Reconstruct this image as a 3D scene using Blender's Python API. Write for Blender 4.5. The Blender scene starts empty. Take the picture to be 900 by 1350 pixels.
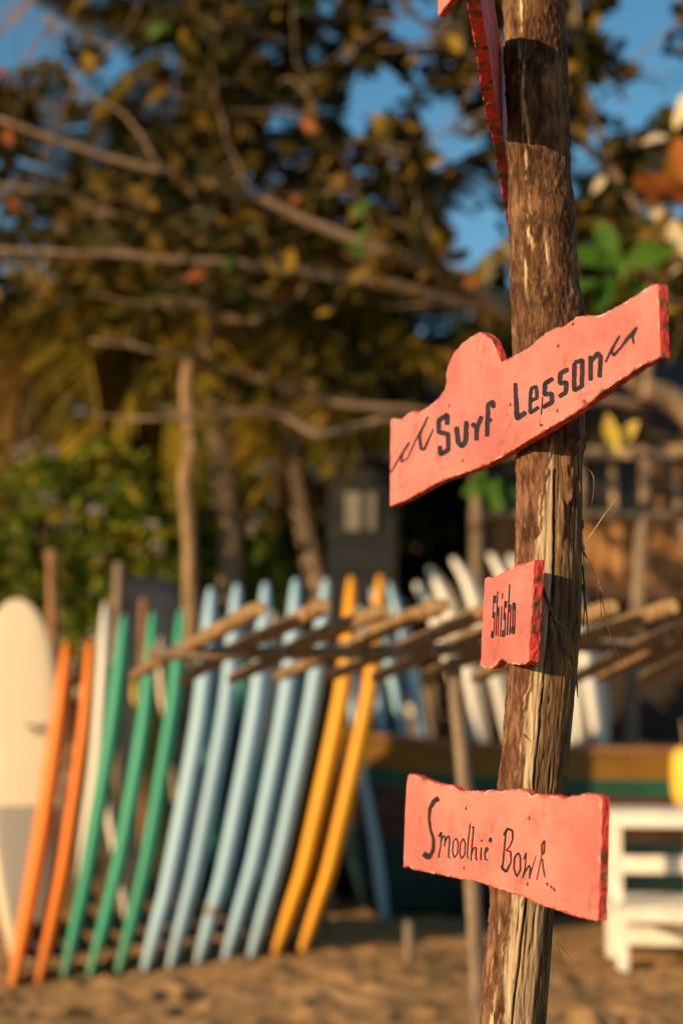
import bpy, bmesh, math, random
import numpy as np
from mathutils import Vector, Matrix
R = math.radians
random.seed(7)
RNG = np.random.default_rng(11)
SC = bpy.context.scene
COL = SC.collection

# ------------------------------------------------------------------ camera
FPX, CX, CY, HOR, CH = 1875.0, 450.0, 675.0, 940.0, 1.40     # photograph in 900x1350 pixels
PITCH = math.atan((HOR - CY) / FPX)
cam = bpy.data.cameras.new('camera')
cam.sensor_fit = 'VERTICAL'; cam.sensor_height = 36.0; cam.lens = FPX / 1350.0 * 36.0
cam.clip_start = 0.05; cam.clip_end = 2000
cam.dof.use_dof = True; cam.dof.focus_distance = 2.22; cam.dof.aperture_fstop = 1.85
camo = bpy.data.objects.new('camera', cam); COL.objects.link(camo)
camo.location = (0, 0, CH); camo.rotation_euler = (math.pi / 2 + PITCH, 0, 0)
SC.camera = camo

# ------------------------------------------------------------------ light
SUN_AZ, SUN_EL = 48.0, 15.0            # degrees to the left of straight-behind the camera, elevation
to_sun = Vector((-math.sin(R(SUN_AZ)) * math.cos(R(SUN_EL)), -math.cos(R(SUN_AZ)) * math.cos(R(SUN_EL)), math.sin(R(SUN_EL))))
world = bpy.data.worlds.new('World'); SC.world = world; world.use_nodes = True
wn = world.node_tree.nodes; wl = world.node_tree.links
sky = wn.new('ShaderNodeTexSky'); sky.sky_type = 'NISHITA'; sky.sun_disc = False
sky.sun_elevation = R(SUN_EL); sky.sun_rotation = math.atan2(to_sun.x, to_sun.y)
sky.air_density = 1.0; sky.dust_density = 0.1; sky.ozone_density = 1.2
wn['Background'].inputs[1].default_value = 0.10
hs = wn.new('ShaderNodeHueSaturation'); hs.inputs['Saturation'].default_value = 1.3; hs.inputs['Hue'].default_value = 0.485
wl.new(sky.outputs[0], hs.inputs['Color']); wl.new(hs.outputs[0], wn['Background'].inputs[0])
sl = bpy.data.lights.new('sun', 'SUN'); sl.energy = 5.0; sl.angle = R(0.6); sl.color = (1.0, 0.70, 0.38)
so = bpy.data.objects.new('sun', sl); COL.objects.link(so)
so.rotation_euler = to_sun.to_track_quat('Z', 'Y').to_euler(); so.location = to_sun * 30
SC.view_settings.view_transform = 'Standard'; SC.view_settings.look = 'None'
SC.view_settings.exposure = 0.5; SC.view_settings.gamma = 1.0
SC.cycles.use_denoising = True
SC.cycles.max_bounces = 6; SC.cycles.transparent_max_bounces = 6

# ------------------------------------------------------------------ pixel rays
FW = Vector((0, math.cos(PITCH), math.sin(PITCH))); UP = Vector((0, -math.sin(PITCH), math.cos(PITCH)))
CAM = Vector((0, 0, CH))
def ray(x, y): return Vector(((x - CX) / FPX, 0, 0)) + UP * ((CY - y) / FPX) + FW
def P(x, y, D):                       # the point on the pixel's ray at distance D along +Y
    d = ray(x, y); return CAM + d * (D / d.y)
def PZ(x, y, z):                      # the point at height z
    d = ray(x, y); return CAM + d * ((z - CH) / d.z)
def G(x, y): return PZ(x, y, 0.0)
def PX(v):                            # world -> pixel
    d = Vector(v) - CAM; f = d.dot(FW)
    return CX + d.x / f * FPX, CY - d.dot(UP) / f * FPX

# ------------------------------------------------------------------ noise
def vnoise(x, y, z=0.0, seed=0):
    x = np.asarray(x, float); y = np.asarray(y, float) + 0 * x; z = np.asarray(z, float) + 0 * x
    xi, yi, zi = np.floor(x).astype(np.int64), np.floor(y).astype(np.int64), np.floor(z).astype(np.int64)
    fx, fy, fz = x - xi, y - yi, z - zi
    fx, fy, fz = [f * f * (3 - 2 * f) for f in (fx, fy, fz)]
    def h(a, b, c):
        n = (a * 374761393 + b * 668265263 + c * 2147483647 + seed * 1274126177) & 0xffffffff
        n = ((n ^ (n >> 13)) * 1274126177) & 0xffffffff
        n = ((n ^ (n >> 16)) * 2246822519) & 0xffffffff
        return (n & 0xffff) / 65535.0
    r = 0
    for a in (0, 1):
        for b in (0, 1):
            for c in (0, 1):
                w = (fx if a else 1 - fx) * (fy if b else 1 - fy) * (fz if c else 1 - fz)
                r = r + w * h(xi + a, yi + b, zi + c)
    return r * 2 - 1
def fbm(x, y, z=0.0, o=4, seed=0):
    s, a, r = 1.0, 1.0, 0
    for i in range(o):
        r = r + a * vnoise(np.asarray(x) * s, np.asarray(y) * s, np.asarray(z) * s, seed + i); s *= 2.03; a *= 0.5
    return r
def smooth(a, b, x):
    t = np.clip((x - a) / (b - a), 0, 1); return t * t * (3 - 2 * t)

# ------------------------------------------------------------------ materials
class NT:
    def __init__(s, name, rough=0.6):
        s.m = bpy.data.materials.new(name); s.m.use_nodes = True
        s.t = s.m.node_tree; s.b = s.t.nodes['Principled BSDF']; s.out = s.t.nodes['Material Output']
        s.b.inputs['Roughness'].default_value = rough; s.b.inputs['Specular IOR Level'].default_value = 0.3
        s.tc = s.t.nodes.new('ShaderNodeTexCoord')
    def n(s, k, **kw):
        o = s.t.nodes.new(k)
        for a, v in kw.items(): setattr(o, a, v)
        return o
    def l(s, a, b): s.t.links.new(a, b)
    def noise(s, scale=5, detail=4, stretch=(1, 1, 1), rough=0.55, dist=0.0, coord='Object', off=(0, 0, 0)):
        mp = s.n('ShaderNodeMapping'); mp.inputs['Scale'].default_value = stretch; mp.inputs['Location'].default_value = off
        s.l(s.tc.outputs[coord], mp.inputs[0])
        no = s.n('ShaderNodeTexNoise'); no.inputs['Scale'].default_value = scale; no.inputs['Detail'].default_value = detail
        no.inputs['Roughness'].default_value = rough; no.inputs['Distortion'].default_value = dist
        s.l(mp.outputs[0], no.inputs[0]); return no.outputs[0]
    def ramp(s, fac, stops):
        r = s.n('ShaderNodeValToRGB'); e = r.color_ramp.elements
        while len(e) < len(stops): e.new(0.5)
        for i, (p, c) in enumerate(stops):
            e[i].position = p; e[i].color = (*c, 1) if len(c) == 3 else c
        s.l(fac, r.inputs[0]); return r.outputs[0]
    def mix(s, fac, a, b, mode='MIX'):
        m = s.n('ShaderNodeMix', data_type='RGBA', blend_type=mode)
        for i, v in ((0, fac), (6, a), (7, b)):
            if hasattr(v, 'is_linked') or hasattr(v, 'links'): s.l(v, m.inputs[i])
            else: m.inputs[i].default_value = v if i == 0 else (*v, 1)
        return m.outputs[2]
    def math(s, op, a, b=0.0):
        m = s.n('ShaderNodeMath', operation=op)
        for i, v in ((0, a), (1, b)):
            if hasattr(v, 'links'): s.l(v, m.inputs[i])
            else: m.inputs[i].default_value = v
        return m.outputs[0]
    def attr(s, name): return s.n('ShaderNodeAttribute', attribute_name=name).outputs['Fac']
    def rnd(s): return s.n('ShaderNodeObjectInfo').outputs['Random']
    def base(s, c): s.l(c, s.b.inputs['Base Color'])
    def bump(s, h, strength=0.3, dist=0.01):
        b = s.n('ShaderNodeBump'); b.inputs['Strength'].default_value = strength; b.inputs['Distance'].default_value = dist
        s.l(h, b.inputs['Height']); s.l(b.outputs[0], s.b.inputs['Normal'])

MATS = {}
def noisy(name, stops, scale=6, stretch=(1, 1, 1), rough=0.6, bump=0.0, bdist=0.005, detail=5, spec=0.3):
    if name in MATS: return MATS[name]
    t = NT(name, rough); t.b.inputs['Specular IOR Level'].default_value = spec
    f = t.noise(scale, detail, stretch); t.base(t.ramp(f, stops))
    if bump: t.bump(f, bump, bdist)
    MATS[name] = t.m; return t.m

def leaf_mat(name, stops, trans=0.35, rough=0.5, island=True):
    t = NT(name, rough); t.b.inputs['Specular IOR Level'].default_value = 0.08
    r = t.n('ShaderNodeNewGeometry').outputs['Random Per Island'] if island else t.rnd()
    c = t.ramp(r, stops); f = t.noise(14, 3); c2 = t.mix(0.35, c, t.ramp(f, [(0.3, (0.5, 0.5, 0.5)), (0.7, (1.2, 1.2, 1.2))]), 'MULTIPLY')
    t.base(c2)
    tr = t.n('ShaderNodeBsdfTranslucent'); t.l(c2, tr.inputs[0])
    mx = t.n('ShaderNodeMixShader'); mx.inputs[0].default_value = trans
    t.l(t.b.outputs[0], mx.inputs[1]); t.l(tr.outputs[0], mx.inputs[2]); t.l(mx.outputs[0], t.out.inputs[0])
    return t.m

# ------------------------------------------------------------------ object helpers
def link(name, me, mat=None, parent=None, smooth_=False):
    o = bpy.data.objects.new(name, me); COL.objects.link(o)
    if mat is not None and me is not None:
        for m in (mat if isinstance(mat, (list, tuple)) else [mat]): me.materials.append(m)
    if parent is not None:
        o.parent = parent; o.matrix_parent_inverse = Matrix.Translation(-parent.location) if parent.type == 'EMPTY' else Matrix()
    if smooth_ and me is not None: me.polygons.foreach_set('use_smooth', [True] * len(me.polygons))
    return o
def tag(o, label=None, cat=None, group=None, kind=None):
    for k, v in (('label', label), ('category', cat), ('group', group), ('kind', kind)):
        if v: o[k] = v
    return o
def empty(name, loc, label=None, cat=None, group=None):
    o = bpy.data.objects.new(name, None); COL.objects.link(o); o.location = loc; o.empty_display_size = 0.1
    bpy.context.view_layer.update() if False else None
    return tag(o, label, cat, group)
def mesh(name, v, f):
    me = bpy.data.meshes.new(name); me.from_pydata([tuple(p) for p in v], [], f); me.update(); return me
def npmesh(name, V, F):               # fast: V (n,3), F (m,k) with one k
    V = np.asarray(V, np.float32); F = np.asarray(F, np.int32); k = F.shape[1]
    me = bpy.data.meshes.new(name); me.vertices.add(len(V)); me.vertices.foreach_set('co', V.ravel())
    me.loops.add(F.size); me.loops.foreach_set('vertex_index', F.ravel())
    me.polygons.add(len(F)); me.polygons.foreach_set('loop_start', np.arange(0, F.size, k, dtype=np.int32))
    me.update(calc_edges=True); me.validate(); return me
def fattr(me, name, vals):
    a = me.attributes.new(name, 'FLOAT', 'POINT'); a.data.foreach_set('value', np.asarray(vals, np.float32))

def box_me(name, c, s, bev=0.0, rot=None, jit=0.0):
    bm = bmesh.new(); bmesh.ops.create_cube(bm, size=1)
    for v in bm.verts:
        v.co = Vector((v.co.x * s[0] + random.uniform(-jit, jit), v.co.y * s[1] + random.uniform(-jit, jit), v.co.z * s[2] + random.uniform(-jit, jit)))
    if bev: bmesh.ops.bevel(bm, geom=bm.edges[:], offset=bev, segments=2, affect='EDGES', profile=0.6)
    M = Matrix.Translation(Vector(c)) @ (rot.to_4x4() if rot is not None else Matrix())
    bmesh.ops.transform(bm, matrix=M, verts=bm.verts)
    me = bpy.data.meshes.new(name); bm.to_mesh(me); bm.free(); return me

def spline(pts, n):                   # Catmull-Rom through a list of n-tuples
    p = np.asarray([tuple(q) for q in pts], float); p = np.vstack([2 * p[0] - p[1], p, 2 * p[-1] - p[-2]])
    m = len(p) - 3; out = []
    for t in np.linspace(0, m - 1e-9, n):
        i = int(t); u = t - i; a, b, c, d = p[i:i + 4]
        out.append(0.5 * ((2 * b) + (-a + c) * u + (2 * a - 5 * b + 4 * c - d) * u * u + (-a + 3 * b - 3 * c + d) * u ** 3))
    return np.array(out)

def tube_arr(path, rad, nseg=10, rough=0.0, seed=0, cap=True):
    path = np.asarray([tuple(q) for q in path], float); n = len(path); rad = np.broadcast_to(np.asarray(rad, float), (n,))
    V, F = [], []
    T = np.gradient(path, axis=0); T /= np.linalg.norm(T, axis=1)[:, None] + 1e-9
    a = np.array([0, 0, 1.0]) if abs(T[0][2]) < 0.9 else np.array([1.0, 0, 0])
    u = np.cross(T[0], a); u /= np.linalg.norm(u)
    for i in range(n):
        u = u - T[i] * u.dot(T[i]); u /= np.linalg.norm(u); w = np.cross(T[i], u)
        th = np.linspace(0, 2 * np.pi, nseg, endpoint=False)
        r = rad[i] * (1 + rough * vnoise(np.cos(th) * 1.7 + i * 0.23, np.sin(th) * 1.7, i * 0.37, seed))
        V.append(path[i] + np.outer(r * np.cos(th), u) + np.outer(r * np.sin(th), w))
    V = np.vstack(V)
    for i in range(n - 1):
        for j in range(nseg):
            k = (j + 1) % nseg; F.append((i * nseg + j, i * nseg + k, (i + 1) * nseg + k, (i + 1) * nseg + j))
    F = [tuple(f) for f in F]
    if cap: F += [tuple(range(nseg))[::-1], tuple((n - 1) * nseg + j for j in range(nseg))]
    return V, F
def tube(name, path, rad, mat, parent=None, nseg=10, rough=0.0, seed=0, cap=True):
    V, F = tube_arr(path, rad, nseg, rough, seed, cap)
    o = link(name, mesh(name, V, F), mat, parent)
    for p in o.data.polygons: p.use_smooth = len(p.vertices) == 4
    return o

# ================================================================== MATERIALS
def wood_mat(name, dark, mid, light, scale=7, rough=0.75, bump=0.5):
    t = NT(name, rough)
    f = t.noise(scale, 6, (6, 6, 0.6), 0.6, 0.6); g = t.noise(scale * 5, 4, (5, 5, 0.8), 0.6)
    c = t.ramp(f, [(0.3, dark), (0.5, mid), (0.72, light)])
    c = t.mix(0.5, c, t.ramp(g, [(0.35, (0.45, 0.42, 0.4)), (0.6, (1.1, 1.1, 1.1))]), 'MULTIPLY')
    t.base(c); t.bump(g, bump, 0.004); return t.m
M_bamboo = wood_mat('weathered_pole_wood', (0.10, 0.055, 0.022), (0.26, 0.155, 0.065), (0.44, 0.29, 0.14))
M_greypole = wood_mat('grey_pole_wood', (0.09, 0.06, 0.04), (0.21, 0.15, 0.10), (0.33, 0.25, 0.17))
M_brownpole = wood_mat('brown_pole_wood', (0.12, 0.05, 0.02), (0.26, 0.12, 0.05), (0.38, 0.2, 0.09))
M_limb = wood_mat('limb_bark', (0.10, 0.065, 0.04), (0.24, 0.165, 0.10), (0.38, 0.28, 0.18), 4)
M_palmtrunk = wood_mat('palm_bark', (0.10, 0.07, 0.045), (0.24, 0.17, 0.11), (0.36, 0.27, 0.18), 4)
M_cutend = noisy('cut_wood', [(0.3, (0.45, 0.26, 0.08)), (0.7, (0.70, 0.46, 0.19))], 30)
M_plank = wood_mat('hut_plank_wood', (0.16, 0.07, 0.025), (0.40, 0.19, 0.065), (0.55, 0.29, 0.11), 3)
M_frame = noisy('window_frame_wood', [(0.3, (0.34, 0.23, 0.13)), (0.7, (0.50, 0.36, 0.22))], 8)
M_glass = noisy('window_glass', [(0.3, (0.012, 0.012, 0.012)), (0.7, (0.03, 0.026, 0.022))], 3, rough=0.25, spec=0.2)
M_ink = noisy('black_paint', [(0.3, (0.012, 0.010, 0.012)), (0.75, (0.035, 0.028, 0.03))], 60, rough=0.55)
M_nail = noisy('rusty_nail', [(0.3, (0.10, 0.012, 0.006)), (0.7, (0.28, 0.05, 0.02))], 200, rough=0.6)
M_fin = noisy('fin_plastic', [(0.3, (0.02, 0.02, 0.022)), (0.7, (0.05, 0.05, 0.055))], 10, rough=0.4)

def foam(name, c, rough=0.5):
    t = NT(name, rough); t.b.inputs['Specular IOR Level'].default_value = 0.35
    f = t.noise(3, 5); g = t.noise(26, 4, (1, 1, 0.4))
    d = tuple(x * 0.72 for x in c)
    k = t.mix(t.math('MULTIPLY', f, 0.6), c, d)
    k = t.mix(t.ramp(g, [(0.62, (0, 0, 0)), (0.75, (0.5, 0.5, 0.5))]), k, tuple(0.5 * x + 0.12 for x in c))
    sx = t.n('ShaderNodeSeparateXYZ'); t.l(t.tc.outputs['Object'], sx.inputs[0])
    dirt = t.math('MULTIPLY', t.ramp(t.math('ADD', sx.outputs[2], t.math('MULTIPLY', t.noise(9, 4), 0.35)), [(0.16, (1, 1, 1)), (0.42, (0, 0, 0))]), 0.4)
    k = t.mix(dirt, k, (0.26, 0.17, 0.09))
    t.base(k); t.bump(g, 0.06, 0.002); return t.m
FOAM = {'orange': foam('orange_foam', (0.80, 0.20, 0.014)), 'green': foam('green_foam', (0.05, 0.36, 0.22)),
        'blue': foam('pale_blue_foam', (0.36, 0.56, 0.69)), 'yellow': foam('yellow_foam', (0.80, 0.36, 0.012)),
        'white': foam('white_board_gloss', (0.72, 0.68, 0.60), 0.35), 'cream': foam('cream_board_gloss', (0.72, 0.60, 0.42), 0.35),
        'lemon': foam('lemon_board', (0.74, 0.50, 0.06)), 'teal': foam('teal_green_board', (0.06, 0.36, 0.22)),
        'grey': foam('grey_pad_foam', (0.30, 0.28, 0.25), 0.7)}
M_whitepaint = noisy('chalky_white_paint', [(0.3, (0.62, 0.56, 0.46)), (0.6, (0.78, 0.73, 0.63))], 9, rough=0.6, bump=0.15)

# ---- paint of the pink signs: face (attribute wear = 1 on the very edge) and the cut edges, the back sharing their dark red as shade
def sign_mats():
    t = NT('salmon_sign_paint', 0.5); t.b.inputs['Specular IOR Level'].default_value = 0.25
    big = t.noise(5, 5); fine = t.noise(55, 5, (1, 1, 1), 0.65); fleck = t.noise(190, 3); brush = t.noise(30, 4, (0.5, 0.5, 8))
    c = t.ramp(big, [(0.34, (0.50, 0.130, 0.108)), (0.50, (0.62, 0.186, 0.152)), (0.66, (0.67, 0.228, 0.182))])
    c = t.mix(0.42, c, t.ramp(brush, [(0.3, (0.80, 0.74, 0.72)), (0.62, (1.05, 1.05, 1.05))]), 'MULTIPLY')
    # grey smudges where the paint has rubbed thin
    sm = t.math('MULTIPLY', t.ramp(t.noise(13, 5, off=(3, 1, 2)), [(0.48, (0, 0, 0)), (0.66, (1, 1, 1))]), t.ramp(fine, [(0.40, (0, 0, 0)), (0.60, (1, 1, 1))]))
    c = t.mix(t.math('MULTIPLY', sm, 0.7), c, (0.22, 0.09, 0.065))
    fl = t.ramp(fleck, [(0.64, (0, 0, 0)), (0.68, (1, 1, 1))])
    c = t.mix(t.math('MULTIPLY', fl, t.math('MULTIPLY', t.ramp(t.noise(9, 3, off=(7, 7, 7)), [(0.5, (0, 0, 0)), (0.7, (1, 1, 1))]), 0.7)), c, (0.09, 0.045, 0.03))
    wr = t.math('ADD', t.attr('wear'), t.math('MULTIPLY', t.math('SUBTRACT', fine, 0.5), 2.6))
    wm = t.ramp(wr, [(0.62, (0, 0, 0)), (0.85, (1, 1, 1))])
    wc = t.ramp(t.noise(35, 4), [(0.35, (0.13, 0.055, 0.035)), (0.5, (0.42, 0.07, 0.05)), (0.62, (0.5, 0.36, 0.28))])
    c = t.mix(t.math('MULTIPLY', wm, 0.85), c, wc)
    t.base(c); t.bump(t.math('ADD', t.math('MULTIPLY', fine, 0.5), t.math('MULTIPLY', brush, 0.6)), 0.25, 0.0015)
    e = NT('red_edge_shaded_back', 0.65)
    f1 = e.noise(60, 5, (1, 1, 1), 0.7); f2 = e.noise(34, 6, (1, 1, 1), 0.75)
    c = e.ramp(f1, [(0.3, (0.34, 0.02, 0.02)), (0.55, (0.62, 0.055, 0.045)), (0.75, (0.70, 0.16, 0.11))])
    c = e.mix(e.ramp(f2, [(0.5, (0, 0, 0)), (0.58, (1, 1, 1))]), c, e.ramp(f1, [(0.35, (0.035, 0.02, 0.012)), (0.7, (0.20, 0.13, 0.08))]))
    e.base(c); e.bump(f1, 0.8, 0.003)
    return t.m, e.m
M_sign, M_signedge_back = sign_mats()

# ================================================================== GROUND
def axis(fine0, fine1, step, lo, hi):
    a = list(np.arange(fine0, fine1, step)); s, x = step, fine1
    while x < hi: a.append(x); s *= 1.25; x += s
    a.append(hi); s, x = step, fine0 - step
    while x > lo: a.insert(0, x); s *= 1.25; x -= s
    a.insert(0, lo); return np.array(a)
xs = axis(-3.2, 3.4, 0.026, -900, 900); ys = axis(5.0, 10.4, 0.026, -60, 1500)
X, Y = np.meshgrid(xs, ys)
def sand_h(X, Y, prints=None):
    fade = np.clip(1.25 - np.hypot(X, Y - 7.5) / 40, 0, 1)
    z = 0.010 * fbm(X * 1.1, Y * 1.1, 0, 2, 3) + 0.017 * fbm(X * 4.6, Y * 4.6, 0, 3, 9) + 0.004 * fbm(X * 22, Y * 22, 0, 2, 21)
    berm = np.interp(X, [-1.8, -1.55, -0.15, 0.5, 1.3], [-0.03, -0.02, 0.065, 0.04, 0.0]) * smooth(6.2, 7.4, Y) * smooth(12, 10, Y)
    return (z - 0.012) * fade + berm
Z = sand_h(X, Y)
pr = random.Random(5)
for i in range(330):                  # trampled: oval hollows with a small raised rim
    if i % 3: fx, fy = pr.uniform(-3.1, 3.3), pr.uniform(5.2, 8.6)
    else: fx, fy = pr.uniform(-3.1, 3.3), pr.uniform(5.0, 10.2)
    a, la, lb, dp = pr.uniform(0, 6.28), pr.uniform(0.09, 0.15), pr.uniform(0.045, 0.07), pr.uniform(0.012, 0.034)
    dx, dy = X - fx, Y - fy; u = (dx * math.cos(a) + dy * math.sin(a)) / la; w = (-dx * math.sin(a) + dy * math.cos(a)) / lb
    q = u * u + w * w; Z += -dp * np.exp(-q ** 1.6) + dp * 0.45 * np.exp(-((np.sqrt(q) - 1.35) / 0.3) ** 2)
V = np.stack([X, Y, Z], -1).reshape(-1, 3); ny, nx = X.shape
I = np.arange(ny * nx).reshape(ny, nx)
F = np.stack([I[:-1, :-1], I[:-1, 1:], I[1:, 1:], I[1:, :-1]], -1).reshape(-1, 4)
t = NT('beach_sand', 0.9); t.b.inputs['Specular IOR Level'].default_value = 0.1
f = t.noise(1.3, 5); g = t.noise(16, 6, (1, 1, 1), 0.65); h = t.noise(300, 3)
c = t.ramp(f, [(0.3, (0.32, 0.18, 0.075)), (0.7, (0.46, 0.275, 0.12))])
c = t.mix(0.5, c, t.ramp(g, [(0.35, (0.6, 0.55, 0.5)), (0.65, (1.1, 1.1, 1.1))]), 'MULTIPLY')
sp = t.ramp(t.noise(38, 4, off=(5, 2, 0)), [(0.66, (0, 0, 0)), (0.72, (1, 1, 1))]); c = t.mix(t.math('MULTIPLY', sp, 0.7), c, (0.055, 0.03, 0.016))
t.base(c); t.bump(t.math('ADD', g, t.math('MULTIPLY', h, 0.3)), 0.6, 0.02)
sand = link('sand_ground', npmesh('sand_ground', V, F), t.m, None, True); tag(sand, kind='structure')
def ground_z(x, y): return float(sand_h(np.array([x]), np.array([y]))[0])

# ================================================================== THE SIGN POST (a tree trunk set in the sand)
TD = 2.30                              # its distance
edge = [(-700, 655, 722), (-200, 658, 734), (0, 663.5, 742), (100, 665.5, 746), (200, 669, 750), (300, 672.5, 756), (400, 676, 762), (500, 679, 767), (600, 681, 769),
        (680, 681, 770), (760, 680, 770), (830, 675, 768), (900, 669, 762), (1000, 661, 752), (1100, 652, 742), (1200, 645, 733), (1350, 633, 722), (1600, 620, 714), (2080, 604, 712), (2200, 600, 712)]
ctl = []
for y, a, b in edge:
    A, B = P(a, y, TD), P(b, y, TD); ctl.append((A.z, (A.x + B.x) / 2, (B.x - A.x) / 2))
ctl.sort()
cz, cxs, crs = [np.array(q) for q in zip(*ctl)]
def trunk_c(z): return np.interp(z, cz, cxs), np.interp(z, cz, crs)
zz = np.concatenate([np.linspace(-0.15, 0.82, 60, endpoint=False), np.linspace(0.82, 2.62, 1020, endpoint=False), np.linspace(2.62, 3.3, 60)])
nph = 200; ph = np.linspace(-np.pi, np.pi, nph, endpoint=False)       # 0 faces the camera, + turns to the right
PHI, ZZ = np.meshgrid(ph, zz)
xc, rc = trunk_c(zz)
k = 9; xc = np.convolve(np.pad(xc, k, 'edge'), np.ones(2 * k + 1) / (2 * k + 1), 'valid'); rc = np.convolve(np.pad(rc, k, 'edge'), np.ones(2 * k + 1) / (2 * k + 1), 'valid')
XC, RC = xc[:, None] + 0 * PHI, rc[:, None] + 0 * PHI
cp, sp_ = np.cos(PHI), np.sin(PHI)
def rn(k, kz, seed, o=4): return fbm(cp * k, sp_ * k, ZZ * kz, o, seed)
z_of = lambda y: P(700, y, TD).z
peel_top = z_of(585)
# where the bark still sits: everywhere above the peel, a strip on the left below it
bd = np.interp(ZZ, [z_of(1350), z_of(1200), z_of(1000), z_of(880), z_of(716), z_of(650), z_of(600), z_of(570)], [R(-30), R(-33), R(-29), R(-29), R(-33), R(-20), R(-6), R(10)])
bd = bd + 0.11 * rn(1.2, 26, 31, 4) + 0.03 * rn(3, 120, 35, 2)
left = smooth(0.05, -0.05, PHI - bd) * smooth(-2.5, -2.3, PHI + 0.15 * rn(1, 9, 50, 3))
top = smooth(-0.012, 0.012, ZZ - peel_top - 0.06 * rn(2.2, 8, 41, 4) + 0.05 * np.cos(PHI - 0.2) - 0.03)
patch = smooth(0.05, 0.12, fbm(cp * 2.2, sp_ * 2.2, ZZ * 7, 3, 77) - 0.38 - 4.5 * np.clip(peel_top - 0.02 - ZZ, 0, 1)) * (PHI > 0.1)
bark = np.maximum(np.maximum(left, top), patch)
# relief
barkrel = 0.0015 * rn(7, 70, 51) + 0.0011 * rn(18, 60, 53, 3) + 0.0013 * rn(2, 14, 57, 3)
crk = rn(5.5, 5.0, 63, 3); crk2 = rn(12, 9.0, 67, 3)
woodrel = -0.0022 * np.exp(-(crk / 0.07) ** 2) - 0.0010 * np.exp(-(crk2 / 0.10) ** 2) + 0.0007 * rn(22, 14, 71, 2)
c0 = np.interp(ZZ, [z_of(1350), z_of(1270), z_of(1180), z_of(1000), z_of(880), z_of(760), z_of(610)], [R(-12), R(-8), R(-5), R(-9), R(-6), R(-4), R(0)]) + 0.05 * rn(0.1, 14, 83, 3)
maincrack = np.exp(-((PHI - c0) / 0.035) ** 2) * (ZZ < peel_top - 0.05)
pale = smooth(0.04, -0.04, PHI - c0 + 0.05 * rn(1, 20, 87, 3)) * (1 - bark)          # the fresh pale strip beside the bark
lowpale = smooth(z_of(1150), z_of(1200), ZZ) * smooth(0.75, 0.35, PHI + 0.25 * rn(2, 8, 89, 3)) * (1 - bark)  # pale wood fades out on the right flank, mostly painting its shade
pale = np.maximum(pale, lowpale * (0.55 + 0.45 * rn(6, 6, 91, 3)))
woodrel = woodrel - 0.007 * maincrack + 0.0015 * pale
bump_ = 0.007 * np.exp(-((PHI - 1.35) / 0.5) ** 2 - ((ZZ - z_of(408)) / 0.035) ** 2) + 0.003 * np.exp(-((PHI + 1.2) / 0.5) ** 2 - ((ZZ - z_of(385)) / 0.03) ** 2)
lip = np.exp(-((bark - 0.5) / 0.3) ** 2)
RR = RC + bark * (0.0012 + barkrel) + (1 - bark) * (-0.0042 + woodrel) + bump_ + 0.0012 * rn(1.2, 6, 95, 2)
V = np.stack([XC + RR * sp_, TD - RR * cp, ZZ], -1).reshape(-1, 3)
nz = len(zz); I = np.arange(nz * nph).reshape(nz, nph); J = np.roll(I, -1, 1)
F = np.stack([I[:-1], J[:-1], J[1:], I[1:]], -1).reshape(-1, 4)
me = npmesh('trunk', V, F)
flk = 0.5 + 0.5 * fbm(cp * 9, sp_ * 9, ZZ * 26, 3, 101)
strk = np.exp(-((PHI - R(-32) - 0.10 * rn(0.2, 26, 103, 4)) / 0.085) ** 2) * smooth(z_of(345), z_of(330), ZZ) * smooth(0.42, 0.62, flk)
strk = np.maximum(strk, np.exp(-((PHI - R(-5)) / 0.09) ** 2) * np.exp(-((ZZ - z_of(350)) / 0.03) ** 2) * smooth(0.35, 0.6, flk))
strk = np.maximum(strk, np.exp(-((PHI - R(-42)) / 0.05) ** 2) * smooth(z_of(420), z_of(360), ZZ) * smooth(z_of(330), z_of(350), ZZ) * smooth(0.4, 0.6, flk) * 0.8)
strk = np.maximum(strk, left * (ZZ < peel_top) * 0.6 * np.exp(-((PHI - bd + 0.05) / 0.035) ** 2) * smooth(0.45, 0.65, flk))
strk = np.maximum(strk, left * np.exp(-((PHI - R(-50)) / 0.10) ** 2) * smooth(z_of(1180), z_of(1260), ZZ) * smooth(0.45, 0.6, flk))
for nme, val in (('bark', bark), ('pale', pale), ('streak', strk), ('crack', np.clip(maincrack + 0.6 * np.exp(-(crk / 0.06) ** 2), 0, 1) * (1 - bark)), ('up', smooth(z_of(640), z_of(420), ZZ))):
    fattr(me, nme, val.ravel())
t = NT('trunk_bark_and_wood', 0.85); t.b.inputs['Specular IOR Level'].default_value = 0.12
n1 = t.noise(26, 6, (1, 1, 0.35), 0.65); n2 = t.noise(95, 5, (1, 1, 0.3), 0.65); n3 = t.noise(190, 3, (1, 1, 0.3)); n4 = t.noise(40, 6, (4, 4, 0.25), 0.65, 0.5); n5 = t.noise(13, 5, (1.5, 1.5, 0.5))
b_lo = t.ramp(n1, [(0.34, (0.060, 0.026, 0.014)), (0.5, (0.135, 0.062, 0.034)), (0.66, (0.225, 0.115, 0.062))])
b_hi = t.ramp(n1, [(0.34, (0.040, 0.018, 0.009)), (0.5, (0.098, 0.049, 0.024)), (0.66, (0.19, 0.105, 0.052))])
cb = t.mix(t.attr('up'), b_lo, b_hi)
cb = t.mix(0.75, cb, t.ramp(n2, [(0.36, (0.22, 0.2, 0.19)), (0.52, (1.0, 1.0, 1.0)), (0.68, (1.7, 1.6, 1.45))]), 'MULTIPLY')
cb = t.mix(t.ramp(n3, [(0.60, (0, 0, 0)), (0.70, (0.6, 0.6, 0.6))]), cb, (0.27, 0.14, 0.06))
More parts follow.
